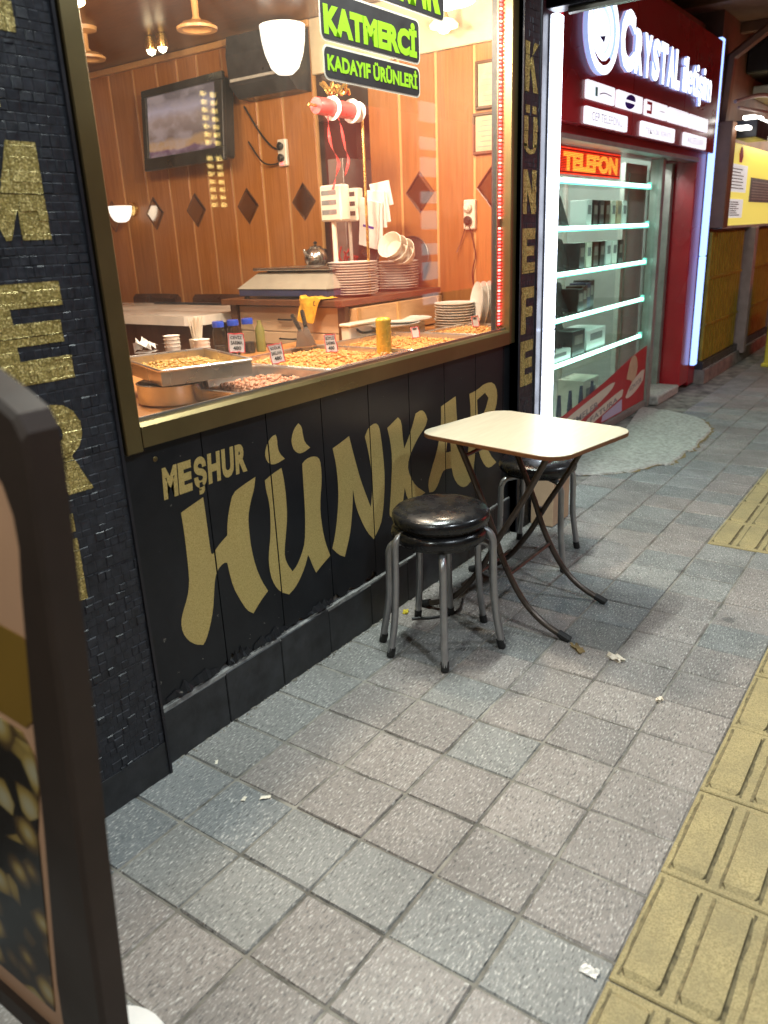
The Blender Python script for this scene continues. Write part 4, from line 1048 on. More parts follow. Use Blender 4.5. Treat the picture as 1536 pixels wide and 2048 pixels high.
sc_ = thing('weighing_scale', 'low grey shop scale with a navy band on the cabinet', 'scale', (2.05, 1.12, KT))
mb = MB(); mb.bbox(1.90, 2.24, .86, 1.46, KT+.012, KT+.05, .004); obj('scale_base', mb, 'navy', sc_)
mb = MB(); mb.add([(1.895,.855,KT+.05),(2.25,.855,KT+.05),(2.25,1.465,KT+.05),(1.895,1.465,KT+.05),(1.98,.90,KT+.128),(2.22,.90,KT+.128),(2.22,1.38,KT+.128),(1.98,1.38,KT+.128)], [(3,2,1,0),(4,5,6,7),(0,1,5,4),(1,2,6,5),(2,3,7,6),(3,0,4,7)]); obj('scale_body', mb, 'scale_grey', sc_)
mb = MB(); mb.bbox(1.955, 2.24, .88, 1.40, KT+.136, KT+.15, .004); obj('weighing_plate', mb, 'steel', sc_)
mb = MB()
for yy in (.93, 1.12, 1.33): mb.box(2.0, 2.2, yy-.01, yy+.01, KT+.1285, KT+.1355)
obj('plate_support', mb, 'black_plastic', sc_)
for xx, yy in ((1.93,.89),(1.93,1.43),(2.21,.89),(2.21,1.43)):
    mb = MB(); mb.lathe([(0,0),(.016,0),(.014,.012),(0,.012)], (xx,yy,KT), 10); obj('foot', mb, 'black_plastic', sc_)
mb = MB(); mb.tube([(2.16,1.0,KT+.05),(2.16,1.0,1.50)], .013, 10); obj('display_pole', mb, 'offwhite', sc_, True)
for a, b, hw in ((Matrix.Translation((2.16,.985,1.575)) @ Matrix.Rotation(R(-8),4,'Z'), 'offwhite', .075),):
    mb = MB(); mb.bbox(-.035, .035, -hw, hw, -.085, .085, .008, 0, a); dsp = obj('display_head', mb, b, sc_)
    for k in range(3):
        mb = MB(); mb.box(-.0365, -.0352, -hw+.03, hw-.015, .038-.045*k, .06-.045*k, 0, a); obj('display_window', mb, 'grey_ink', dsp)
dp = thing('display_box', 'second white display box with dark slots right of the scale display', 'display', (2.38, 1.06, KT))
mb = MB(); mb.bbox(2.345, 2.40, .985, 1.135, 1.49, 1.652, .006); hd = obj('box_head', mb, 'offwhite', dp)
for k in range(3):
    mb = MB(); mb.box(2.3438, 2.3448, 1.0, 1.10, 1.612-.047*k, 1.634-.047*k); obj('box_slot', mb, 'ink', hd)
mb = MB(); mb.tube([(2.37,1.06,KT),(2.37,1.06,1.491)], .010, 8); obj('box_pole', mb, 'offwhite', dp, True)

plate_stack(2.13, .87, KT+.002, .125, 13, .0125, 'in the tall left stack', 1)
plate_stack(2.53, .88, KT+.002, .12, 11, .0135, 'in the right stack behind', 2)
plate_stack(2.50, .50, CT+.002, .105, 10, .0135, 'in the short stack by the LEDs', 3)
for k in range(4):
    o = obj('plate', PLATE, None); o.location = (2.52+.030*k, .36-.018*k, CT+.122); o.rotation_euler = (0, R(-84), R(-46)); o.scale = (.95,.95,1.5)
    tag(o, 'large serving plate standing on edge, %s of the row by the LED string' % ['front one', 'second one', 'third one', 'back one'][k], 'plate', 'large plates standing on edge by the LED string')
for k, (x, y, z) in enumerate(((2.12,.63,CT+.052),(2.28,.66,CT+.058))):
    o = obj('platter', PLATE, None); o.location = (x, y, z); o.scale = (1.25, 1.0, 1.2); tag(o, ('white oval platter resting on the tray, the %s one' % ('front' if k == 0 else 'rear')), 'platter', 'white oval platters')
    mb = MB(); mb.bbox(x-.09, x+.09, y-.06, y+.06, CT+.001, z-.001, .004); q = obj('white_box', mb, 'offwhite'); tag(q, 'shallow white box under the %s oval platter' % ('front' if k == 0 else 'rear'), 'box')

bn = thing('storage_box', 'cream plastic storage box with dark carry handle by the trays', 'box', (2.0, .76, CT))
mb = MB(); mb.bbox(1.80, 2.08, .655, .71, CT+.001, CT+.085, .006); obj('box_body', mb, 'offwhite', bn)
mb = MB(); mb.bbox(1.79, 2.09, .645, .7125, CT+.0855, CT+.098, .004); obj('box_lid', mb, 'offwhite', bn)
mb = MB(); mb.tube(smooth_path([(1.85,.652,CT+.07),(1.87,.635,CT+.052),(1.95,.632,CT+.05),(2.0,.635,CT+.054),(2.02,.652,CT+.07)]), .006, 7); obj('box_handle', mb, 'black_plastic', bn, True)

cl = thing('cleaning_cloth', 'yellow cleaning cloth hanging off the cabinet edge', 'cloth', (1.86, .98, KT))
r = random.Random(5); mb = MB(); n = 9
for i in range(n+1):
    for j in range(n+1):
        u, v = i/n, j/n
        over = max(0, v-.35)
        wid = .15*(1-.55*over)
        mb.v.append((1.95-.10*min(v,.35)/.35-.012*math.sin(9*u+4*v), .86+(u-.5)*wid+.06*v+.05, KT+.006+.018*(1-v)*abs(math.sin(7*u))-over*.17+.008*math.sin(11*u+3)))
for i in range(n):
    for j in range(n): mb.f.append((i*(n+1)+j, (i+1)*(n+1)+j, (i+1)*(n+1)+j+1, i*(n+1)+j+1)); mb.m.append(0)
obj('cloth_sheet', mb, 'yellow_cloth', cl, True)

# paper bills hanging in a loose stack, paper bowl, samovar pots, steel bin behind the plates
bl = thing('paper_stack', 'leaning bundle of cream paper bags with blue print behind the plates', 'paper', (2.42, .9, KT))
for k in range(5):
    T = Matrix.Translation((2.36+.018*k, .93-.012*k, 1.475+.02*k-.028*(k % 2))) @ Matrix.Rotation(R(14-5*k), 4, 'X') @ Matrix.Rotation(R(-10), 4, 'Y')
    mb = MB(); mb.bbox(-.006, .006, -.065, .055, -.12+.03*k, .12, .002, 0, T); sh = obj('paper_bag', mb, 'paper', bl)
    mb = MB(); mb.box(-.0072, -.0062, -.04, .03, -.02+.012*k, -.008+.012*k, 0, T); obj('blue_print', mb, 'plate_blue', sh)
bw = thing('paper_bowl', 'cream paper bowls stacked on their side behind the plates', 'bowl', (2.40, .82, KT))
for k in range(3):
    mb = MB(); mb.lathe([(.0,.0),(.045,.0),(.068,.05),(.071,.05),(.047,-.003),(0,-.003)], (2.40+.03*k, .80-.02*k, 1.345-.018*k), 20, 0, Matrix.Rotation(R(-62),3,'Y')); obj('bowl', mb, 'offwhite', bw, True)
def kettle(x, y, z, s, label):
    t = thing('teapot', label, 'teapot', (x, y, z))
    mb = MB(); mb.lathe([(0,0),(.05*s,0),(.066*s,.02*s),(.07*s,.05*s),(.055*s,.09*s),(.035*s,.105*s),(.037*s,.11*s),(0,.122*s)], (x,y,z), 20); obj('pot_belly', mb, 'steel', t, True)
    mb = MB(); mb.lathe([(0,0),(.008*s,.0),(.012*s,.012*s),(0,.02*s)], (x,y,z+.122*s), 10); obj('lid_knob', mb, 'black_plastic', t, True)
    mb = MB(); mb.tube(smooth_path([(x-.06*s,y,z+.04*s),(x-.10*s,y-.01,z+.07*s),(x-.115*s,y-.01,z+.10*s)]), [.012*s]*6+[.009*s]*6+[.007*s], 8); obj('spout', mb, 'steel', t, True)
    mb = MB(); mb.tube(smooth_path([(x+.055*s,y,z+.09*s),(x+.10*s,y,z+.085*s),(x+.10*s,y,z+.04*s),(x+.066*s,y,z+.03*s)]), .007*s, 7); obj('pot_handle', mb, 'black_plastic', t, True)
kettle(2.36, 1.30, KT, 1.15, 'lower steel teapot of the stacked pair behind the scale')
kettle(2.36, 1.30, KT+.138, .95, 'upper steel teapot standing on the lower one')
sb = thing('steel_bin', 'small grey metal bin holding red ribbon ends behind the display pole', 'bin', (2.44, 1.17, KT))
mb = MB(); mb.bbox(2.40, 2.50, 1.09, 1.21, KT+.001, KT+.15, .004); obj('bin_body', mb, 'steel', sb)
mb = MB(); r = random.Random(3)
for k in range(6): mb.tube(smooth_path([(2.45,1.15,KT+.13),(2.44+r.uniform(-.03,.03),1.13+r.uniform(-.06,.06),KT+.18),(2.42+r.uniform(-.04,.03),1.12+r.uniform(-.09,.09),KT+.15+r.uniform(0,.1))]), .005, 4)
obj('ribbon_ends', mb, 'red_plastic', sb)
pb = thing('switch_box', 'small white box with red switch behind the plates', 'switch box', (2.5, 1.0, KT))
mb = MB(); mb.bbox(2.48, 2.53, .97, 1.05, 1.36, 1.47, .004); bb_ = obj('box_case', mb, 'offwhite', pb)
mb = MB(); mb.box(2.476, 2.4795, .99, 1.02, 1.41, 1.44); obj('red_switch', mb, 'red_plastic', bb_)
mb = MB(); mb.tube([(2.5,1.01,KT),(2.5,1.01,1.36)], .01, 6); obj('box_stem', mb, 'offwhite', pb)
dk = thing('card_reader', 'dark card reader tilted behind the plates', 'card reader', (2.42, .95, KT))
mb = MB(); mb.bbox(-.02, .02, -.05, .05, -.07, .07, .008, 0, Matrix.Translation((2.44,.96,1.36)) @ Matrix.Rotation(R(30),4,'X')); obj('reader_body', mb, 'dark_plastic', dk)
mb = MB(); mb.tube([(2.45,.95,KT),(2.45,.95,1.31)], .012, 6); obj('reader_stand', mb, 'black_plastic', dk)
pan = thing('round_pan', 'dark round pan leaning on the wood wall behind the plates', 'pan', (2.76, .84, KT))
mb = MB(); mb.lathe([(0,0),(.105,.0),(.115,.02),(.11,.022),(.10,.006),(0,.005)], (2.78,.93,1.29), 24, 0, Matrix.Rotation(R(-84),3,'Y')); obj('pan_dish', mb, 'bronze_tube', pan, True)
gr_ = thing('refrigerator', 'grey metal cabinet side in the dark doorway behind the teapots', 'refrigerator', (2.9, 1.55, 0))
mb = MB(); mb.bbox(WX+.08, WX+.39, 1.48, 1.597, .0, 1.86, .004); obj('cabinet_shell', mb, 'grey_metal', gr_)

# ribbon spools on a hanging rail with gold bow, ribbons falling
rb = thing('ribbon_spools', 'two red ribbon spools with a gold bow and red ribbons hanging down behind the sticker', 'ribbon', (1.95, .8, 2.0))
mb = MB(); mb.tube([(1.78,.8,1.965),(2.18,.8,1.965)], .006, 6); mb.tube([(2.17,.8,1.965),(2.17,.8,KT)], .007, 8); obj('rail', mb, 'gold_foil', rb)
for x0 in (1.83, 1.975):
    mb = MB(); mb.lathe([(.034,0),(.036,.03),(.036,.08),(.034,.11)], (x0,.8,1.965), 18, 0, Matrix.Rotation(R(90),3,'Y')); obj('ribbon_roll', mb, 'red_plastic', rb, True)
    mb = MB(); mb.lathe([(.008,0),(.052,0),(.052,.006),(.008,.006)], (x0+.111,.8,1.965), 20, 0, Matrix.Rotation(R(90),3,'Y')); obj('spool_flange', mb, 'white', rb)
mb = MB(); mb.lathe([(.008,0),(.045,.0),(.045,.006),(.008,.006)], (2.135,.8,1.965), 18, 0, Matrix.Rotation(R(90),3,'Y')); obj('spool_flange', mb, 'white', rb)
mb = MB(); r = random.Random(9)
for k in range(12):
    a = r.uniform(0, 2*math.pi); q = Vector((1.93+r.uniform(-.05,.08), .8+r.uniform(-.02,.02), 2.02))
    mb.tube(smooth_path([q, q+Vector((math.cos(a)*.05, r.uniform(-.03,.03), .035+math.sin(a)*.012)), q+Vector((math.cos(a)*.08, r.uniform(-.03,.03), .008))], 4), .007, 4)
obj('gold_bow', mb, 'gold_foil', rb)
def ribbon(pts, wd):
    mb = MB(); P = smooth_path(pts, 5)
    for i, p in enumerate(P):
        s_ = Vector((math.cos(i*.35), math.sin(i*.35)*.6, 0))*wd; mb.v += [tuple(p-s_), tuple(p+s_)]
    for i in range(len(P)-1): mb.f.append((2*i,2*i+1,2*i+3,2*i+2)); mb.m.append(0)
    obj('loose_ribbon', mb, 'red_plastic', rb)
ribbon([(1.90,.79,1.93),(1.885,.78,1.86),(1.90,.78,1.80),(1.945,.78,1.74),(1.92,.78,1.68),(1.89,.78,1.62)], .009)
ribbon([(1.97,.79,1.93),(1.98,.78,1.88),(2.0,.78,1.80),(2.02,.78,1.75),(1.985,.78,1.68)], .008)

# left: marble counter, brown chairs, jars, straws, cups
mc = thing('marble_counter', 'white marble topped counter with brown front at the left', 'counter', (2.0, 2.4, 0))
pts = [(1.68,1.66),(1.70,1.61),(1.76,1.585),(2.35,1.585),(2.35,4.0),(1.68,4.0)]
mb = MB(); mb.prism(pts, 1.005, 1.055, 0, 'z'); obj('marble_top', mb, 'marble', mc)
mb = MB(); mb.box(1.73, 2.30, 1.66, 3.9, 0, 1.0045); obj('counter_front', mb, 'brown_wood', mc)
gp = thing('glass_partition', 'glass partition with dark top edge beside the cabinet', 'partition', (1.75, 1.7, 0))
mb = MB(); mb.box(1.872, 1.878, 1.54, 2.1, .0, 1.095); obj('glass_sheet', mb, 'glass', gp)
mb = MB(); mb.bbox(1.868, 1.882, 1.535, 2.12, 1.0955, 1.108, .002); obj('edge_strip', mb, 'black_metal', gp)
def chair(x, y, label):
    t = thing('chair', label, 'chair', (x, y, 0), 'brown leather chairs behind the marble counter')
    mb = MB(); P = [(x+.02+.04*math.sin(math.pi*k/8), y-.22+.44*k/8) for k in range(9)]
    v = []
    for a, b in P:
        v += [(a,b,.72),(a,b,1.075),(a+.025,b,1.10),(a+.05,b,1.075),(a+.05,b,.72)]
    mb.add(v, [(5*i+j, 5*i+j+1, 5*i+j+6, 5*i+j+5) for i in range(8) for j in range(4)]+[(0,1,2,3,4),(44,43,42,41,40)]); obj('backrest', mb, 'brown_leather', t, True)
    mb = MB(); mb.bbox(x-.40, x+.03, y-.21, y+.21, .60, .68, .02); obj('seat', mb, 'brown_leather', t)
    for dx in (-.36, .0):
        for dy in (-.17, .17):
            mb = MB(); mb.tube([(x+dx,y+dy,0),(x+dx,y+dy,.60)], .014, 7); obj('leg', mb, 'black_metal', t)
chair(2.45, 2.86, 'brown leather chair at the far left behind the marble counter')
chair(2.45, 2.25, 'brown leather chair right of the other one, behind the glass partition')
def jar(x, y, label):
    t = thing('jar', label, 'jar', (x, y, CT), 'glass jars with blue lids')
    mb = MB(); mb.lathe([(0,.002),(.026,.002),(.028,.008),(.028,.11),(.022,.125),(.022,.13)], (x,y,CT), 18); obj('jar_glass', mb, 'jar_glass', t, True)
    mb = MB(); mb.lathe([(0,.155),(.024,.155),(.026,.15),(.026,.1305),(0,.1305)], (x,y,CT), 18); obj('jar_lid', mb, 'blue_lid', t, True)
    mb = MB(); mb.lathe([(0,.004),(.024,.004),(.024,.05),(0,.05)], (x,y,CT), 12); obj('jar_contents', mb, 'dark_plastic', t)
jar(1.30, 1.00, 'glass jar with blue lid, the left one of three'); jar(1.37, .98, 'glass jar with blue lid, the middle one of three'); jar(1.44, .96, 'glass jar with blue lid, the right one by the brown post')
bt = thing('oil_bottle', 'olive labelled bottle right of the blue lidded jars', 'bottle', (1.50, .945, CT))
mb = MB(); mb.lathe([(0,.001),(.022,.001),(.022,.10),(.01,.125),(.01,.14),(0,.14)], (1.50,.945,CT), 14); obj('bottle_body', mb, 'olive', bt, True)
st = thing('straw_holder', 'cup packed with cream wooden sticks left of the blue lidded jars', 'straws', (1.26, 1.08, CT))
mb = MB(); mb.lathe([(0,.001),(.03,.001),(.036,.08),(.034,.08),(0,.07)], (1.26,1.10,CT), 16); obj('holder_cup', mb, 'offwhite', st, True)
mb = MB(); r = random.Random(4)
for k in range(26):
    a = r.uniform(0, 6.28); q = r.uniform(0, .028); mb.tube([(1.26+q*math.cos(a)*.6, 1.10+q*math.sin(a)*.6, CT+.05), (1.26+q*math.cos(a)*1.5, 1.10+q*math.sin(a)*1.5, CT+.165+r.uniform(0,.012))], .0035, 5)
obj('sticks', mb, 'offwhite', st)
for k, (x, y, nn, lab) in enumerate(((1.20,1.20,4,'stack of paper cups lying tilted beside the straw holder'),(1.24,1.05,3,'upright short stack of white paper cups in front of the straws'))):
    t = thing('paper_cups', lab, 'cups', (x, y, CT))
    for j in range(nn):
        mb = MB(); mb.lathe([(0,.001),(.026,.001),(.036,.05),(.038,.051),(.034,.05),(0,.04)], (x,y,CT+.016*j), 16); obj('cup', mb, 'paper', t, True)
litter('crumpled_tissue', 'crumpled white tissue behind the raised golden tray', 'tissue', (1.25,1.45,CT+.01), (.05,.04,.07), 'white', 12)
# ================================================================ TABLE AND STOOLS
tb = thing('folding_table', 'small pale wood folding table with brown edge and crossed curved legs', 'table', (1.43, -.42, 0))
TA = R(-10)
def tp(poly): 
    c, s = math.cos(TA), math.sin(TA); return [(1.43+a*c-b*s, -.42+a*s+b*c) for a, b in poly]
mb = MB(); mb.prism(tp(rrect(-.255, .255, -.315, .315, .085, 7)), .696, .708, 0, 'z'); obj('table_edge_board', mb, 'edge_band', tb)
mb = MB(); mb.prism(tp(rrect(-.2535, .2535, -.3135, .3135, .0835, 7)), .7083, .7105, 0, 'z'); obj('table_top', mb, 'table_wood', tb)
for x, nm in ((1.25, 0), (1.61, 1)):
    dx = .022 if nm else -.022
    mb = MB(); mb.tube(smooth_path([(x,-.245,.688),(x,-.315,.54),(x,-.385,.38),(x,-.43,.26),(x,-.505,.13),(x,-.585,.055),(x,-.685,.010)], 5), .0115, 10); l = obj('curved_leg', mb, 'bronze_tube', tb, True)
    mb = MB(); mb.tube([(x,-.655,.023),(x,-.70,.006)], .0145, 10); obj('leg_cap', mb, 'rubber', l)
    mb = MB(); x2 = x+dx; mb.tube(smooth_path([(x2,-.605,.688),(x2,-.525,.53),(x2,-.425,.36),(x2,-.36,.24),(x2,-.27,.115),(x2,-.19,.05),(x2,-.09,.010)], 5), .0115, 10); l = obj('curved_leg', mb, 'bronze_tube', tb, True)
    mb = MB(); mb.tube([(x2,-.12,.023),(x2,-.075,.006)], .0145, 10); obj('leg_cap', mb, 'rubber', l)
    mb = MB(); mb.lathe([(0,-.018),(.007,-.018),(.007,.018),(0,.018)], (x+dx*.5,-.400,.345), 8, 0, Matrix.Rotation(R(90),3,'Y')); obj('pivot_bolt', mb, 'silver', tb)
for (y, z) in ((-.455,.21),(-.27,.115+.02),(-.27,.64),(-.585,.652)):
    mb = MB(); mb.tube([(1.25 if y not in (-.27,-.585) or z == .64 else 1.228, y, z),(1.61 if y not in (-.27,-.585) or z == .64 else 1.632, y, z)], .0075, 8); obj('cross_bar', mb, 'bronze_tube', tb)

def make_stool(label, angles, zseat, r_top=.135, r_foot=.215):
    t = thing('stool', label, 'stool', (0,0,0), 'round black stools with grey tube legs')
    mb = MB(); R0 = .170
    mb.lathe([(0,zseat-.048),(R0*.9,zseat-.048),(R0*.985,zseat-.041),(R0,zseat-.028),(R0*.99,zseat-.014),(R0*.93,zseat-.004),(R0*.7,zseat+.006),(R0*.35,zseat+.010),(0,zseat+.011)], (0,0,0), 40)
    obj('seat_cushion', mb, 'leather', t, True)
    mb = MB(); mb.lathe([(0,zseat-.060),(R0*.86,zseat-.060),(R0*.88,zseat-.0485),(0,zseat-.0485)], (0,0,0), 30); obj('seat_board', mb, 'black_plastic', t)
    for a in angles:
        c, s = math.cos(R(a)), math.sin(R(a)); zt = zseat-.070
        pts = [(.06*c,.06*s,zt),(.13*c,.13*s,zt),(.162*c,.162*s,zt-.006),(.180*c,.180*s,zt-.032),(.183*c,.183*s,zt-.08),(.186*c,.186*s,zt-.2),(.196*c,.196*s,.12),(r_foot*c,r_foot*s,.016)]
        mb = MB(); mb.tube(smooth_path(pts, 5), .0128, 10); l = obj('leg', mb, 'silver', t, True)
        mb = MB(); mb.tube([((r_foot-.006)*c,(r_foot-.006)*s,.034),((r_foot+.002)*c,(r_foot+.002)*s,.001)], .0145, 10); obj('foot_cap', mb, 'rubber', l)
    return t
sa = make_stool('lower stool of the stacked pair in front of the table, black seat just showing', [22, 122, 214, 300], .462)
sa.location = (1.02, -.30, 0)
sb_ = copy_tree(sa); sb_['label'] = 'upper stool of the stacked pair in front of the table, shiny black seat'
for ch in list(sb_.children):
    pass
def drop(o):
    for ch in list(o.children): drop(ch)
    bpy.data.objects.remove(o)
drop(sb_)
sb2 = make_stool('upper stool of the stacked pair in front of the table, shiny black seat on top', [58, 152, 288, 345], .520)
sb2.location = (1.02, -.305, 0)
sc2 = copy_tree(sa); sc2.location = (1.93, -.25, 0); sc2.rotation_euler = (0, 0, R(24)); sc2['label'] = 'black stool half hidden behind the folding table'
dr = MB(); dr.tube(smooth_path([(1.10,-.115,.008),(1.16,-.19,.007),(1.25,-.235,.007),(1.35,-.20,.007)]), .005, 6); o = obj('cable_end', dr, 'black_plastic', None, True); tag(o, 'thin black cable lying on the paving behind the front stools', 'cable')

# things leaning against the wall foot behind the far stool
cb = thing('cardboard_box', 'brown cardboard box standing at the wall foot behind the far stool', 'box', (2.42, -.10, 0))
mb = MB(); mb.bbox(2.30, 2.50, -.17, -.05, .001, .28, .003); obj('carton', mb, 'cardboard', cb)
for a in (2.30, 2.402):
    mb = MB(); mb.box(a+.001, a+.097, -.17, -.05, .2805, .284); obj('carton_flap', mb, 'cardboard', cb)
# ================================================================ SIGN STAND close to the camera
sg = thing('sign_board', 'brown framed menu board with food picture standing close to the camera at the left edge', 'sign board', (-.72, -.62, 0))
# a board at right angles to the shops, leaning a little back
BX = -.735
def bpnt(s, z): return (s, z)
yl = -.20
outer = [(yl,.12),(yl,1.36),(-.70,1.318),(-.78,1.290),(-.842,1.264),(-.875,1.248),(-.886,1.228),(-.884,1.185),(-.873,1.08),(-.851,.876),(-.819,.61),(-.783,.273),(-.765,.12)]
inner = [(yl,.17),(yl,1.25),(-.70,1.225),(-.77,1.203),(-.805,1.188),(-.825,1.165),(-.834,1.13),(-.832,1.09),(-.818,1.038),(-.78,.859),(-.744,.659),(-.675,.33),(-.655,.17)]
n = len(outer); mb = MB(); x0, x1 = BX-.008, BX+.035
ro = .006
V = [(x0, a+(c-a)*.08, b+(d-b)*.08) for (a,b),(c,d) in zip(outer, inner)] + [(x0, c, d) for c, d in inner] + [(x1, a, b) for a, b in outer] + [(x1, c, d) for c, d in inner] + [(x0+ro, a, b) for a, b in outer]
F_ = []
for i in range(n):
    j = (i+1) % n
    F_ += [(i, j, n+j, n+i), (2*n+j, 2*n+i, 3*n+i, 3*n+j), (4*n+i, 2*n+i, 2*n+j, 4*n+j), (i, 4*n+i, 4*n+j, j), (n+j, 3*n+j, 3*n+i, n+i)]
mb.add(V, F_); obj('board_frame', mb, 'board_brown', sg)
mb = MB(); mb.prism([(a, b) for a, b in inner], BX+.004, BX+.010, 0, 'x'); obj('print_sheet', mb, 'board_tan', sg)
mb = MB(); mb.prism([(yl,.22),(-.62,.22),(-.70,.62),(-.735,.72),(-.74,.77),(-.72,.80),(yl,.84)], BX+.002, BX+.0038, 0, 'x'); obj('food_photo', mb, 'foodpic', sg)
mb = MB(); mb.prism([(yl,.845),(-.735,.812),(-.757,.83),(-.786,.945),(-.776,.958),(yl,1.0)], BX+.002, BX+.0038, 0, 'x'); obj('yellow_print', mb, 'mustard', sg)
mb = MB(); mb.box(BX-.006, BX+.03, yl-.10, yl-.05, 0.0, .12); obj('board_foot', mb, 'board_brown', sg)
mb = MB(); mb.box(BX-.006, BX+.03, -.755, -.705, .0, .12); obj('board_foot', mb, 'board_brown', sg)
wb = thing('parasol_base', 'round white plastic base on the paving beside the sign board', 'base', (-.665, -.615, 0))
mb = MB(); mb.lathe([(0,.0005),(.11,.0005),(.115,.010),(.11,.024),(.095,.032),(.05,.036),(.0,.037)], (-.665,-.615,0), 32); obj('base_disc', mb, 'white', wb, True)

# ================================================================ PHONE SHOP
ps = thing('phone_shop', 'red panelled phone shop front with white lit lettering', 'shop', (4.6, .25, 0))
mb = MB(); mb.bbox(2.352, 2.455, .020, .0448, 0, 2.75, .003); obj('red_side_strip', mb, 'red', ps)
mb = MB(); mb.box(2.83, 3.10, .241, .58, 0, 2.74); obj('dark_jamb', mb, 'black_metal', ps)
mb = MB(); mb.bbox(5.94, 6.22, .25, .62, .05, 2.75, .006); obj('right_pier', mb, 'red', ps)
mb = MB(); mb.box(6.2205, 6.42, .25, .9, 0.02, 2.78); obj('dark_pier_side', mb, 'dark_red', ps)
fx = [3.1, 4.2, 5.3, 6.22]
for i in range(3):
    mb = MB(); mb.bbox(fx[i]+.002, fx[i+1]-.002, .20, .2495, 1.945, 2.76, .003); obj('fascia_panel', mb, 'red' if i == 0 else 'dark_red', ps)
mb = MB(); mb.box(3.1, 5.939, .2502, .6, 1.90, 2.74); obj('fascia_box', mb, 'dark_red', ps)
mb = MB(); mb.bbox(3.1, 5.939, .235, .34, 1.872, 1.899, .003); obj('lintel', mb, 'grey_metal', ps)
# display window
mb = MB(); mb.bbox(3.1005, 5.26, .32, .38, .0, .055, .003); obj('window_sill', mb, 'grey_metal', ps)
mb = MB(); mb.bbox(5.262, 5.33, .31, .40, .0, 1.871, .003); obj('window_post', mb, 'grey_metal', ps)
mb = MB(); mb.box(3.101, 5.2615, .338, .346, .0555, 1.8715); obj('display_pane', mb, 'glass_green', ps)
mb = MB(); mb.bbox(5.87, 5.939, .42, .50, .0, 1.871, .003); obj('door_post', mb, 'grey_metal', ps)
mb = MB(); mb.bbox(5.345, 5.86, .62, .66, .02, 1.871, .003); dleaf = obj('door', mb, 'pale_metal', ps)
mb = MB(); mb.box(5.42, 5.79, .612, .6195, .25, 1.80); obj('door_glass', mb, 'grey_wall', dleaf)
mb = MB(); mb.box(3.27, 5.99, 2.05, 2.12, 0, 2.5); mb.box(3.27, 3.32, .601, 2.049, 0, 2.5); mb.box(5.94, 6.0, .621, 2.04, 0, 2.5); obj('inner_wall', mb, 'grey_wall', ps)
mb = MB(); mb.box(3.321, 5.93, .60, 2.04, 2.30, 2.36); obj('inner_ceiling', mb, 'shelf_back', ps)
mb = MB(); mb.box(3.11, 5.93, .40, 2.04, -.02, .02); obj('inner_floor', mb, 'grey_wall', ps)
mb = MB()
for x0, x1, z0, z1 in ((3.4,4.3,1.50,1.9),(4.35,4.9,1.3,1.9),(3.3,4.0,.95,1.35),(4.2,5.0,.62,.9)):
    mb.box(x0, x1, 1.98, 2.045, z0, z1)
obj('wall_cabinet', mb, 'shelf_back', ps)
for x in (3.62, 4.55, 5.08):
    mb = MB(); mb.tube([(x,1.0,.02),(x,1.0,2.29)], .035 if x < 4 else .022, 10); obj('inner_post', mb, 'pale_metal' if x != 4.55 else 'navy', ps)
for x0, x1 in ((4.15,4.45),(4.75,4.98)):
    mb = MB(); mb.box(x0, x1, 1.93, 1.979, .40, .66); obj('red_inner_panel', mb, 'red', ps)
# LED profiles
for (x0, x1, y0, z0, z1, mt, nm) in ((3.025, 3.10, .195, .0, 2.42, 'tube_left', 0), (6.225, 6.31, .205, .20, 2.79, 'tube_right', 1)):
    for a, b in ((z0, z0+(z1-z0)*.36), (z0+(z1-z0)*.362, z1)):
        mb = MB(); mb.bbox(x0, x1, y0, y0+.04, a, b, .006); obj('light_profile', mb, mt, ps)
    mb = MB(); mb.box(x0-.006, x1+.006, y0+.0405, .2495 if nm else .2395, z0, z1); obj('profile_back', mb, 'black_metal', ps)
# shop name: raised lit lettering
def channel(body, x0, x1, z0, z1, bold=.05, d=.018):
    if body == 'ş': z0 -= .055
    mb = MB(); text3d(mb, body, plane_xz(x0, x1, z0, z1, .1985), (0,-1,0), d, bold, 0, 1)
    obj('channel_letter', mb, ['sign_white', 'letter_side'], ps)
def run(word, x0, x1, z0, z1, wid, **k):
    tot = sum(wid.get(c, 1) for c in word); x = x0
    for c in word:
        wd = (x1-x0)*wid.get(c, 1)/tot; channel(c, x+wd*.05, x+wd*.95, z0, z1+k.get('up', {}).get(c, 0), **{q: v for q, v in k.items() if q != 'up'}); x += wd
channel('C', 3.88, 4.12, 2.275, 2.60)
run('RYSTAL', 4.13, 5.08, 2.285, 2.525, {'L': .8})
run('iletişim', 5.14, 5.93, 2.292, 2.44, {'i': .55, 'l': .5, 't': .75, 'm': 1.6, 'ş': .95}, up={'i': .06, 'l': .075, 't': .05}, bold=.02)
# ring logo
mb = MB(); LC = (3.585, .198, 2.425)
def ringpts(r, y): return [(LC[0]+r*math.cos(2*math.pi*k/40), y, LC[2]+r*.92*math.sin(2*math.pi*k/40)) for k in range(40)]
lo = MB()
for r0, r1, y0 in ((.235,.185,.170),(.160,.125,.175)):
    a, b, c, d = ringpts(r0, y0), ringpts(r1, y0), ringpts(r0, .1985), ringpts(r1, .1985)
    lo.add(a+b, [(k, (k+1) % 40, 40+(k+1) % 40, 40+k) for k in range(40)], 0)
    lo.add(a+c, [(k, (k+1) % 40, 40+(k+1) % 40, 40+k) for k in range(40)], 1)
    lo.add(b+d, [(k, (k+1) % 40, 40+(k+1) % 40, 40+k) for k in range(40)], 1)
lg = obj('logo_ring', lo, ['sign_white', 'letter_side'], ps)
mb = MB(); mb.add([(LC[0]+.185*math.cos(2*math.pi*k/40), .192, LC[2]+.17*math.sin(2*math.pi*k/40)) for k in range(40)], [tuple(range(40))]); obj('logo_disc', mb, 'plate_white', lg)
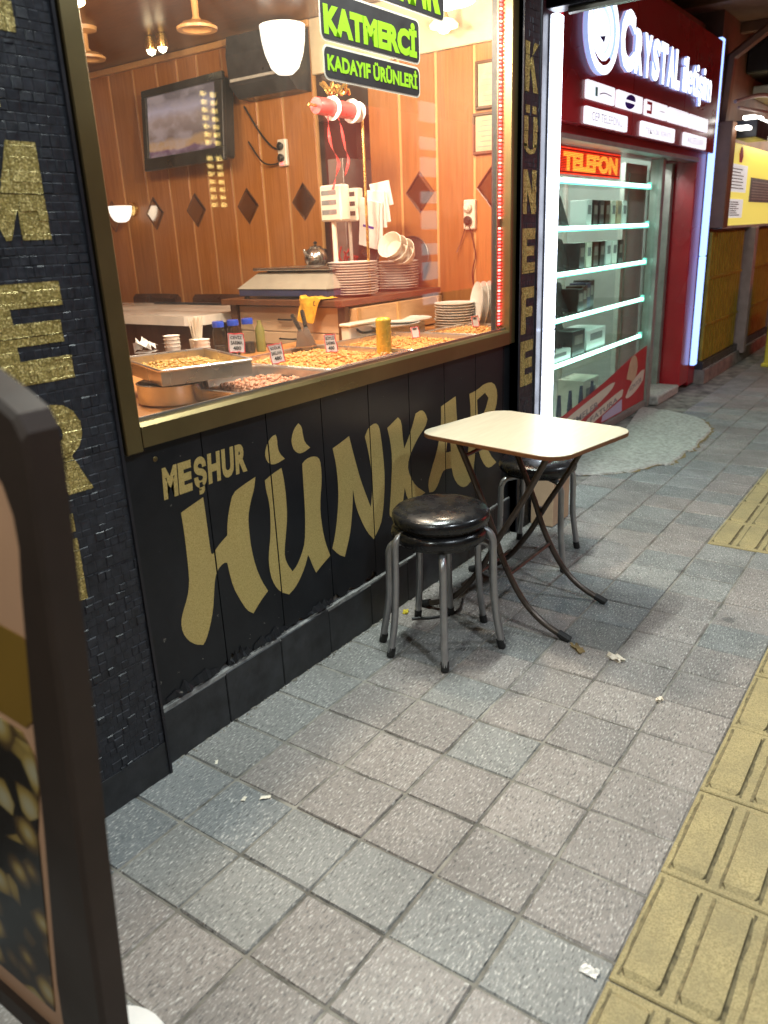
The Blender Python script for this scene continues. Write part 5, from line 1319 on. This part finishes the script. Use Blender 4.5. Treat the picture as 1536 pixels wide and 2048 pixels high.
mb = MB(); mb.add([(LC[0]+.02+.10*math.cos(R(a)), .188, LC[2]+.085*math.sin(R(a))) for a in range(0, 360, 15)], [tuple(range(24))]); obj('logo_centre', mb, 'sign_white', lg)
mb = MB(); mb.add([(LC[0]-.02,.186,LC[2]-.03),(LC[0]+.05,.186,LC[2]-.055),(LC[0]+.07,.186,LC[2]-.015)], [(0,1,2)]); obj('logo_blue_mark', mb, 'plate_blue', lg)
mb = MB(); mb.add([(LC[0]+.165*math.cos(R(a)), .1740, LC[2]+.15*math.sin(R(a))) for a in (230,250,270,290,310)]+[(LC[0]+.185*math.cos(R(a)), .1690, LC[2]+.172*math.sin(R(a))) for a in (310,290,270,250,230)], [tuple(range(10))]); obj('logo_red_mark', mb, 'plate_red', lg)
# light boxes
def lightbox(x0, x1, z0, z1):
    mb = MB(); mb.prism(rrect(x0, x1, z0, z1, .012, 3), .187, .1985); return obj('light_box', mb, 'plate_white', ps)
yb = .1862
P_ = [lightbox(*a) for a in ((3.41,3.845,2.078,2.170),(3.885,4.345,2.078,2.170),(4.40,4.865,2.078,2.170),(4.905,5.375,2.078,2.170),(5.41,5.925,2.078,2.170))]
Q_ = [lightbox(*a) for a in ((3.405,4.085,1.953,2.040),(4.345,5.075,1.953,2.040),(5.30,5.925,1.953,2.040))]
mb = MB(); mb.prism(smooth_poly([(3.60,2.118),(3.68,2.132),(3.79,2.124),(3.79,2.119),(3.68,2.126),(3.60,2.112)],1), yb-.0005, yb); obj('box_stroke', mb, 'plate_ink', P_[0])
mb = MB(); mb.box(3.535,3.57,yb-.0005,yb,2.10,2.145); obj('box_mark', mb, 'plate_teal', P_[0])
mb = MB()
for s in (1, -1):
    pts = [(4.115+.085*math.cos(R(a)), 2.124+s*.007+.034*s*math.sin(R(a))) for a in range(0, 181, 15)]
    mb.add([(a+(b-2.124)*.55, yb, b) for a, b in pts], [tuple(range(len(pts)))])
obj('blue_roundel', mb, 'plate_blue', P_[1])
mb = MB()
for z in (2.142, 2.09): mb.box(4.43, 4.53, yb-.0005, yb, z, z+.018)
mb.box(4.50, 4.53, yb-.0007, yb-.0006, 2.09, 2.16); obj('box_mark', mb, 'plate_red', P_[2])
mb = MB(); mb.box(4.70, 4.80, yb-.0005, yb, 2.122, 2.126); obj('box_lettering', mb, 'plate_ink', P_[2])
for ob_, x0, x1, tx in ((Q_[0],3.50,3.99,'CEP TELEFONU'),(Q_[1],4.43,4.99,'TEKNİK SERVİS'),(Q_[2],5.39,5.84,'AKSESUAR')):
    mb = MB(); text(mb, tx, plane_xz(x0, x1, 1.975, 2.018, yb), -.012); obj('box_lettering', mb, 'plate_ink', ob_)
il = thing('ceiling_lamp', 'white strip lamp added on the phone shop ceiling to brighten the interior', 'lamp', (4.5, 1.1, 2.3))
mb = MB(); mb.bbox(3.6, 5.4, 1.05, 1.17, 2.25, 2.299, .008); obj('lamp_diffuser', mb, 'tube_white', il)
for x in (4.0, 5.0): add_light('added_fill', il, (x, .95, 2.15), 48, (.92, 1.0, .97), .1)  # point lights added to brighten the phone shop interior
il2 = thing('ceiling_lamp', 'small white strip lamp inside the phone shop right above the LED sign', 'lamp', (4.3, .5, 1.93))
mb = MB(); mb.bbox(3.7, 5.1, .50, .54, 1.95, 1.98, .005); obj('lamp_diffuser', mb, 'tube_white', il2)
# running light sign
mx_ = thing('led_matrix_sign', 'red and orange glowing LED sign reading TELEFON inside the phone shop window', 'LED sign', (3.95, .40, 1.72))
mb = MB(); mb.bbox(3.55, 4.60, .40, .44, 1.712, 1.878, .004); obj('sign_case', mb, 'matrix_dark', mx_)
mb = MB()
for z in (1.722, 1.862): mb.box(3.57, 4.58, .3955, .3995, z-.003, z+.003)
obj('glow_bar', mb, 'matrix_red', mx_)
vv, ff, a_, b_2, c_, d_2 = text_polys('TELEFON', .06)
rows = 13; mr_ = MB(); my_ = MB()
for k in range(rows):
    z = 1.734+.009*k+.0045
    mr_.box(3.565, 4.585, .3965, .3995, z-.0016, z+.0016)
obj('dot_row', mr_, 'matrix_red', mx_)
lt = MB()
for f in ff:
    poly = [((vv[i][0]-a_)/(b_2-a_), (vv[i][1]-c_)/(d_2-c_)) for i in f]
    poly = [(3.61+.92*u, 1.737+.108*v) for u, v in poly]
    for k in range(rows):
        z0, z1 = 1.734+.009*k+.0016, 1.734+.009*k+.0074
        q = clip(clip(poly, 1, z0, True), 1, z1, False)
        if len(q) > 2: lt.add([(x, .3950, z) for x, z in q], [tuple(range(len(q)))])
obj('dot_lettering', lt, 'matrix_yellow', mx_)
# shelves with lit front edge
SH = [1.690, 1.418, 1.150, .872, .588]
for k, z in enumerate(SH):
    t = thing('display_shelf', ['topmost lit glass shelf under the LED sign', 'second lit glass shelf from the top, level with the eye', 'third lit glass shelf, middle of the phone display', 'fourth lit glass shelf from the top', 'lowest lit glass shelf above the red window sticker'][k], 'shelf', (4.3, .5, z), 'lit glass shelves in the phone shop window')
    mb = MB(); mb.box(3.42, 5.22, .395, .74, z-.010, z); obj('glass_board', mb, 'glass_green', t)
    mb = MB(); mb.bbox(3.42, 5.20, .372, .394, z-.018, z+.004, .004); obj('led_edge', mb, 'shelf_led', t)
    mb = MB(); mb.box(3.42, 5.20, .3945, .3955, z-.028, z-.019); mb.bbox(5.2005, 5.225, .372, .40, z-.03, z+.02, .004); obj('shelf_glow_bracket', mb, 'shelf_glow', t)  # strip and bracket glow teal: the LED halo is painted in
mb = MB(); 
for k, z in enumerate(SH): pass
def pbox(x, y, z, wx, wy, h, mat, label, grp=None, cat='box'):
    mb = MB(); mb.bbox(x-wx/2, x+wx/2, y-wy/2, y+wy/2, z+.0005, z+h, .003); o = obj('phone_box', mb, mat); tag(o, label, cat, grp)
    mb = MB(); mb.box(x-wx*.32, x+wx*.32, y-wy/2-.0012, y-wy/2-.0002, z+h*.45, z+h*.8); obj('box_print', mb, 'grey_ink' if mat in ('white','paper','offwhite') else 'grey_metal', o)
r = random.Random(8)
spec = [('white','leftmost white'),('black_plastic','black'),('dark_plastic','charcoal'),('brown_leather','dark brown'),('offwhite','cream'),('cardboard','tan'),('white','rightmost white')]
for i, (mt, nm) in enumerate(spec):
    pbox(4.22+.115*i, .52, SH[1], .085, .12, .165, mt, '%s upright phone box in the row on the second shelf' % nm, 'upright boxes on the second shelf')
spec = [('dark_plastic','charcoal'),('offwhite','cream'),('brown_leather','dark brown'),('black_plastic','black'),('white','white'),('paper','off white'),('black_plastic','far black')]
for i, (mt, nm) in enumerate(spec):
    pbox(4.15+.125*i, .53, SH[2], .095, .12, .165, mt, '%s upright phone box in the row on the third shelf' % nm, 'upright boxes on the third shelf')
for i, (mt, nm) in enumerate([('black_plastic','black'),('brown_leather','dark brown'),('navy','navy'),('black_plastic','rear black')]):
    pbox(4.08+.115*i, .50+.02*i, SH[3], .10, .12, .15+.012*i, mt, '%s box in the dark cluster on the fourth shelf' % nm, 'dark boxes on the fourth shelf')
pbox(4.40, .55, SH[4], .36, .22, .14, 'white', 'wide white carton on the lowest shelf')
pbox(4.02, .50, SH[4], .22, .16, .17, 'dark_plastic', 'dark box left of the white carton on the lowest shelf')
pbox(3.68, .52, SH[4], .42, .2, .07, 'white', 'flat white carton at the left of the lowest shelf')
def phone(x, y, z, s, label, grp, mat='dark_plastic'):
    t = thing('phone', label, 'phone', (x, y, z), grp)
    T = Matrix.Translation((x, y, z+.055*s)) @ Matrix.Rotation(R(-24), 4, 'X') @ Matrix.Rotation(R(12), 4, 'Y')
    mb = MB(); mb.bbox(-.034*s, .034*s, -.006, .006, -.06*s, .07*s, .004, 0, T); obj('phone_body', mb, mat, t)
    mb = MB(); mb.box(-.030*s, .030*s, -.0072, -.0064, -.045*s, .058*s, 0, T); obj('phone_screen', mb, 'ink', t)
    mb = MB(); mb.bbox(x-.03*s, x+.03*s, y-.03, y+.05, z, z+.012, .003); obj('phone_stand', mb, 'white', t)
for k, (zz, nm) in enumerate(((SH[1],'second'),(SH[2],'third'),(SH[3],'fourth'),(SH[4]+.071,'lowest'))):
    for i in range(3 if k else 2):
        phone(3.62+(.19 if k else .24)*i, .47+.04*i, zz, 1.7, '%s phone on a slanted stand at the left of the %s shelf' % (['first','next','last'][i], nm), 'phones on stands on the %s shelf' % nm)
phone(4.0, .62, SH[2], 1.4, 'tall dark phone standing in the middle of the third shelf', None)
# floor of the display: cartons, cups, phone shaped cut-outs
for i in range(4):
    mb = MB(); mb.lathe([(0,.001),(.075,.001),(.085,.06),(.088,.062),(0,.064)], (3.58,.50,.06+.064*i), 18); o = obj('plastic_tub', mb, 'white', None, True); tag(o, 'white round tub, %s of the pile low in the phone shop window' % ['lowest','second','third','topmost'][i], 'tub', 'white tubs in a pile')
for i, x in enumerate((3.83, 4.02, 4.22, 4.43)):
    mb = MB(); mb.prism([(x-.03,.06),(x+.035,.06),(x+.03,.24),(x+.012,.34),(x-.006,.34),(x-.028,.22)], .46, .475); o = obj('blue_bottle', mb, 'navy'); tag(o, 'dark blue pointed display piece behind the red sticker, %s from the left' % ['first','second','third','fourth'][i], 'display', 'dark blue pointed display pieces')
pbox(4.55, .62, .02, .30, .2, .32, 'offwhite', 'tall cream carton on the display floor behind the red sticker')
# red window sticker with cream bubbles
ws = thing('window_sticker', 'red film with cream speech bubbles along the bottom of the phone shop window', 'sticker', (4.2, .337, .06))
mb = MB(); mb.prism([(3.12,.06),(5.25,.06),(5.25,.50),(4.90,.46),(4.35,.36),(4.0,.31),(3.6,.26),(3.12,.22)], .3355, .3372); obj('red_film', mb, 'sticker_red', ws)
def bubble(pts, lines, tri=None):
    mb = MB(); mb.prism(smooth_poly(pts, 2), .3346, .3353); o = obj('speech_bubble', mb, 'sticker_cream', ws)
    mb = MB()
    for body, x0, x1, z0, z1, sl in lines: text(mb, body, lambda u, v: (x0+(x1-x0)*u, .3342, z0+(z1-z0)*v+sl*u), .02)
    obj('bubble_lettering', mb, 'grey_ink', o)
bubble([(3.30,.10),(3.40,.20),(4.45,.33),(4.55,.32),(4.46,.26),(3.45,.085)], [('ÖDEMELER', 3.52, 4.22, .135, .19, .065)])
bubble([(3.95,.10),(4.0,.155),(4.70,.245),(4.74,.23),(4.72,.185),(4.05,.085)], [('FATURA', 4.08, 4.62, .11, .15, .055)])
bubble([(4.80,.16),(4.90,.25),(5.15,.32),(5.22,.31),(5.20,.23),(5.05,.17),(4.85,.14)], [('KONTÖR', 4.88, 5.16, .19, .235, .035)])
mb = MB(); mb.prism([(4.30,.07),(4.32,.115),(4.72,.165),(4.73,.07)], .3347, .3353); obj('pink_block', mb, 'plate_ink', ws)
mb = MB(); mb.prism(smooth_poly([(4.80,.30),(4.85,.42),(4.92,.47),(5.0,.45),(5.05,.38),(5.03,.30),(4.95,.24),(4.9,.28)], 1), .3347, .3353); obj('figure_print', mb, 'cardboard', ws)
# entrance step
mb = MB(); mb.bbox(5.34, 5.93, .245, .62, .001, .075, .008); o = obj('entrance_step', mb, 'concrete'); tag(o, 'pale concrete doorstep at the phone shop entrance', 'step')

# awning arm reaching out above the left profile light
aw = thing('awning_arm', 'dark bluish metal awning beam reaching out over the phone shop sign', 'beam', (2.95, .2, 2.45))
mb = MB(); mb.bbox(2.88, 3.0, -.75, .199, 2.41, 2.53, .006); obj('beam', mb, 'black_metal', aw)
mb = MB(); mb.tube([(2.94,.1,2.40),(2.94,-.7,2.40)], .02, 8); obj('roller_tube', mb, 'grey_metal', aw)

# ================================================================ YELLOW KIOSK beyond
kk = thing('yellow_kiosk', 'yellow kiosk with lit sign board over yellow slatted shutters', 'kiosk', (7.6, .2, 0))
mb = MB(); mb.box(6.43, 12.0, .26, .9, .0, 3.2); obj('kiosk_wall', mb, 'brown_canopy', kk)
mb = MB(); mb.bbox(6.62, 9.6, .17, .255, 1.375, 2.06, .006); obj('kiosk_sign', mb, 'yellow_lit', kk)
mb = MB(); mb.box(6.60, 9.62, .165, .2549, 1.352, 1.3745); obj('sign_edge', mb, 'pale_metal', kk)
for x0, x1, z0, z1, mt in ((6.66,7.36,1.66,1.89,'poster_white'),(6.72,7.30,1.44,1.60,'poster_white'),(7.55,8.9,1.58,1.80,'grey_ink')):
    mb = MB(); mb.box(x0, x1, .164, .1698, z0, z1); q = obj('sign_notice', mb, mt, kk)
    mb = MB(); r = random.Random(int(x0*10))
    for k in range(7):
        z = z0+(z1-z0)*(.12+.115*k); mb.box(x0+.08, x1-.08-r.uniform(0,.3)*(x1-x0), .1632, .1638, z, z+.009)
    obj('notice_lines', mb, 'grey_ink' if mt != 'grey_ink' else 'pale_metal', q)
mb = MB(); mb.prism(smooth_poly([(7.02,1.91),(7.10,1.91),(7.14,1.96),(7.10,2.03),(7.05,2.04),(7.0,1.98)],1), .164, .1698); obj('red_mark', mb, 'plate_red', kk)
xs = 6.44
for seg, (a, b) in enumerate(((6.47,7.72),(8.0,9.3),(9.55,11.0))):
    x = a
    while x < b:
        mb = MB(); mb.bbox(x, x+.062, .205, .240, .20, 1.33, .008); obj('shutter_slat', mb, 'yellow_paint', kk); x += .098
    for z in (.52, .93):
        mb = MB(); mb.box(a, b, .196, .2045, z, z+.022); obj('shutter_rail', mb, 'yellow_paint', kk)
for x in (7.80, 9.38):
    mb = MB(); mb.bbox(x, x+.13, .12, .255, .10, 1.351, .006); obj('kiosk_post', mb, 'pinkgrey', kk)
mb = MB(); mb.box(6.44, 11.0, .2405, .2595, .1995, 1.35); obj('shutter_backing', mb, 'brown_wood', kk)
mb = MB(); mb.box(6.44, 11.0, .185, .2595, .13, .199); obj('shutter_track', mb, 'dark_plastic', kk)
mb = MB(); mb.box(6.43, 11.5, .16, .258, .0, .129); obj('kiosk_plinth', mb, 'concrete_dark', kk)
mb = MB(); mb.bbox(6.44, 6.60, .12, .2549, 1.36, 2.2, .006); obj('corner_post', mb, 'brown_canopy', kk)
yb_ = thing('yellow_panel_sign', 'tall yellow standing panel at the right edge of the picture', 'sign', (7.9, -.12, 0))
mb = MB(); mb.bbox(7.62, 8.5, -.22, -.12, .0, .80, .01); obj('panel', mb, 'yellow', yb_)
mb = MB(); mb.bbox(7.60, 8.52, -.24, -.10, .0, .035, .006); obj('panel_base', mb, 'yellow', yb_)
# fluorescents and fittings above the kiosk sign
fl = thing('fluorescent_lamp', 'white fluorescent strip light over the yellow kiosk sign', 'lamp', (8.2, .05, 2.2))
mb = MB(); mb.bbox(7.25, 9.8, -.02, .10, 2.13, 2.20, .01); obj('lamp_diffuser', mb, 'tube_white', fl)
mb = MB(); mb.bbox(7.2, 9.85, -.05, .16, 2.2005, 2.26, .006); obj('lamp_housing', mb, 'pale_metal', fl)
f2 = thing('fluorescent_lamp', 'upper white strip light under the canopy beam beyond the phone shop', 'lamp', (8.6, -.05, 2.55))
mb = MB(); mb.bbox(7.7, 10.2, -.10, -.03, 2.46, 2.50, .006); obj('lamp_diffuser', mb, 'tube_white', f2)
mb = MB(); mb.bbox(7.65, 10.3, -.13, .25, 2.5005, 2.60, .006); obj('lamp_housing', mb, 'pale_metal', f2)
bxk = thing('junction_box', 'dark box with small white lamps on top, above the yellow sign', 'box', (6.9, .1, 2.1))
mb = MB(); mb.bbox(6.70, 7.20, -.02, .16, 2.08, 2.22, .006); obj('box_case', mb, 'black_metal', bxk)
for i, (x, z) in enumerate(((6.52,2.14),(6.74,2.235),(6.95,2.245),(7.15,2.232))):
    mb = MB(); mb.bbox(x-.07, x+.07, .0, .10, z-.012, z+.016, .006); obj('small_lamp', mb, 'tube_white', bxk)
# canopy and clutter overhead
mb = MB(); mb.box(-5, 13, -1.1, -.002, 3.02, 3.12); mb.box(2.751, 13, -.001, .8, 3.02, 3.12); cn = struct('canopy', mb, 'brown_canopy')
for x in (-3.4, -2.2, -1.0, .2, 1.4, 2.5):
    mb = MB(); mb.bbox(x, x+.08, -1.1, -.01, 2.94, 3.019, .004); obj('canopy_rafter', mb, 'brown_canopy', cn)
for x in (3.4, 4.6, 5.8, 7.0, 8.2):
    mb = MB(); mb.bbox(x, x+.08, -1.1, .60, 2.94, 3.019, .004); obj('canopy_rafter', mb, 'brown_canopy', cn)
mb = MB(); mb.bbox(2.4, 13, .40, .60, 2.80, 2.938, .004); obj('canopy_beam', mb, 'brown_canopy', cn)
def strip_lamp(x, y, watts, label):
    t = thing('canopy_lamp', label, 'lamp', (x, y, 2.92))
    mb = MB(); mb.bbox(x-.75, x+.75, y-.06, y+.06, 2.875, 2.939, .01); obj('lamp_housing', mb, 'pale_metal', t)
    mb = MB(); mb.bbox(x-.73, x+.73, y-.04, y+.04, 2.848, 2.8745, .008); obj('lamp_diffuser', mb, 'tube_white', t)
    l = bpy.data.lights.new('lamp_light', 'AREA'); l.shape = 'RECTANGLE'; l.size = .9; l.size_y = .09; l.energy = watts; l.color = (.90, 1.0, .95)
    o = bpy.data.objects.new('lamp_light', l); COL.objects.link(o); o.parent = t; o.location = Vector((x, y, 2.845))-off_of(t)
strip_lamp(1.15, -.13, 84, 'white strip light under the canopy over the folding table')
strip_lamp(-2.2, -.75, 48, 'unseen white strip light added left of the pastry shop to brighten board and pilaster')  # lamp added to brighten the sign board and wide pilaster
bm_ = thing('canopy_bracket', 'brown angled bracket beam under the canopy beyond the phone shop', 'beam', (6.7, 0, 2.9))
mb = MB(); mb.tube([(6.62,.25,2.2),(6.62,.22,2.7),(6.7,-.05,2.9),(6.9,-.6,2.95)], .045, 6); obj('bracket_arm', mb, 'brown_canopy', bm_)
vt = thing('ventilation_duct', 'dark duct with a pale edge under the canopy at the top right', 'duct', (8.4, 0, 2.7))
mb = MB(); mb.bbox(7.3, 8.9, -.30, .25, 2.66, 2.92, .01); obj('duct_body', mb, 'black_plastic', vt)
mb = MB(); mb.bbox(7.28, 7.32, -.31, -.05, 2.80, 2.86, .004); obj('duct_flange', mb, 'pinkgrey', vt)
cw_ = MB(); cw_.tube(smooth_path([(6.5,.1,2.3),(7.0,-.1,2.28),(7.6,-.05,2.4),(8.4,.1,2.75)]), .012, 6); cw_.tube(smooth_path([(6.45,.12,2.34),(6.9,0,2.42),(7.4,-.2,2.38),(8.0,-.2,2.65)]), .016, 6)
o = obj('sagging_cable', cw_, 'pinkgrey', None, True); tag(o, 'sagging pale cables below the canopy beyond the phone shop', 'cable')
mb = MB(); mb.box(12.1, 12.4, -9, 4, 0, 6); o = obj('far_wall', mb, 'brown_canopy'); tag(o, 'dark wall closing the end of the passage', 'wall')

# ================================================================ STREET LAMP (behind the camera, lights the pavement and the front)
def street_lamp(x, y, h, watts, label, col=(.84,.93,1.0)):
    t = thing('street_lamp', label, 'street lamp', (x, y, 0), 'street lamps along the kerb')
    mb = MB(); mb.tube([(x,y,0),(x,y,h*.6),(x,y,h)], [.07,.05,.04], 12); obj('pole', mb, 'black_metal', t, True)
    mb = MB(); mb.tube([(x,y,h-.02),(x,y+.5,h+.12),(x,y+1.0,h+.10)], .03, 8); obj('lamp_arm', mb, 'black_metal', t, True)
    mb = MB(); mb.bbox(x-.12, x+.12, y+.85, y+1.35, h+.07, h+.16, .03); hd = obj('lamp_head', mb, 'black_metal', t)
    l = bpy.data.lights.new('lamp_light', 'AREA'); l.shape = 'RECTANGLE'; l.size = .22; l.size_y = .46; l.energy = watts; l.color = col
    o = bpy.data.objects.new('lamp_light', l); COL.objects.link(o); o.parent = t; o.location = Vector((x, y+1.1, h+.06))-off_of(t)
    o.rotation_euler = (0, 0, 0)
    return t
street_lamp(-.6, -4.6, 4.6, 140, 'street lamp on a black pole behind the camera')
street_lamp(3.6, -4.6, 4.6, 105, 'street lamp on a black pole further along the kerb')

# unseen red lit front, added so the pastry shop glass mirrors red
rs = thing('added_red_front', 'unseen red lit front added across the street as a reflection source for the window', 'shop', (9.5, -5.4, 0))
mb = MB(); mb.box(7.2, 12.6, -5.6, -5.4, 0, 3.4); obj('shop_wall', mb, 'dark_red', rs)
mb = MB(); mb.bbox(7.6, 12.2, -5.38, -5.30, .5, 3.1, .02); obj('lit_panel', mb, 'red_lit', rs)
for k in range(8):
    mb = MB(); mb.bbox(9.75, 10.2, -5.298, -5.27, .35+.38*k, .52+.38*k+.1*(k % 2), .01); obj('pale_reflection_block', mb, 'far_white', rs)  # pale blocks added for the light marks mirrored in the glass
ys_ = thing('added_bulb_string', 'two unseen strings of yellow bulbs added across the street for the reflection over the television', 'light string', (5.2, -5.3, 3.0))  # unseen glow source added for the yellow streaks in the glass
for x in (5.50, 5.64):
    mb = MB(); mb.tube([(x,-5.3,1.75),(x,-5.3,3.0)], .006, 5); obj('cord', mb, 'black_plastic', ys_)
    for k in range(4, 19):
        if k not in (11,):
            mb = MB(); mb.bbox(x-.032, x+.032, -5.33, -5.30, 1.48+.08*k, 1.525+.08*k, .006); obj('bulb', mb, 'far_yellow', ys_)
mb = MB(); mb.tube([(5.40,-5.36,0),(5.40,-5.36,3.05),(5.75,-5.36,3.05)], .03, 8); obj('post', mb, 'black_metal', ys_)
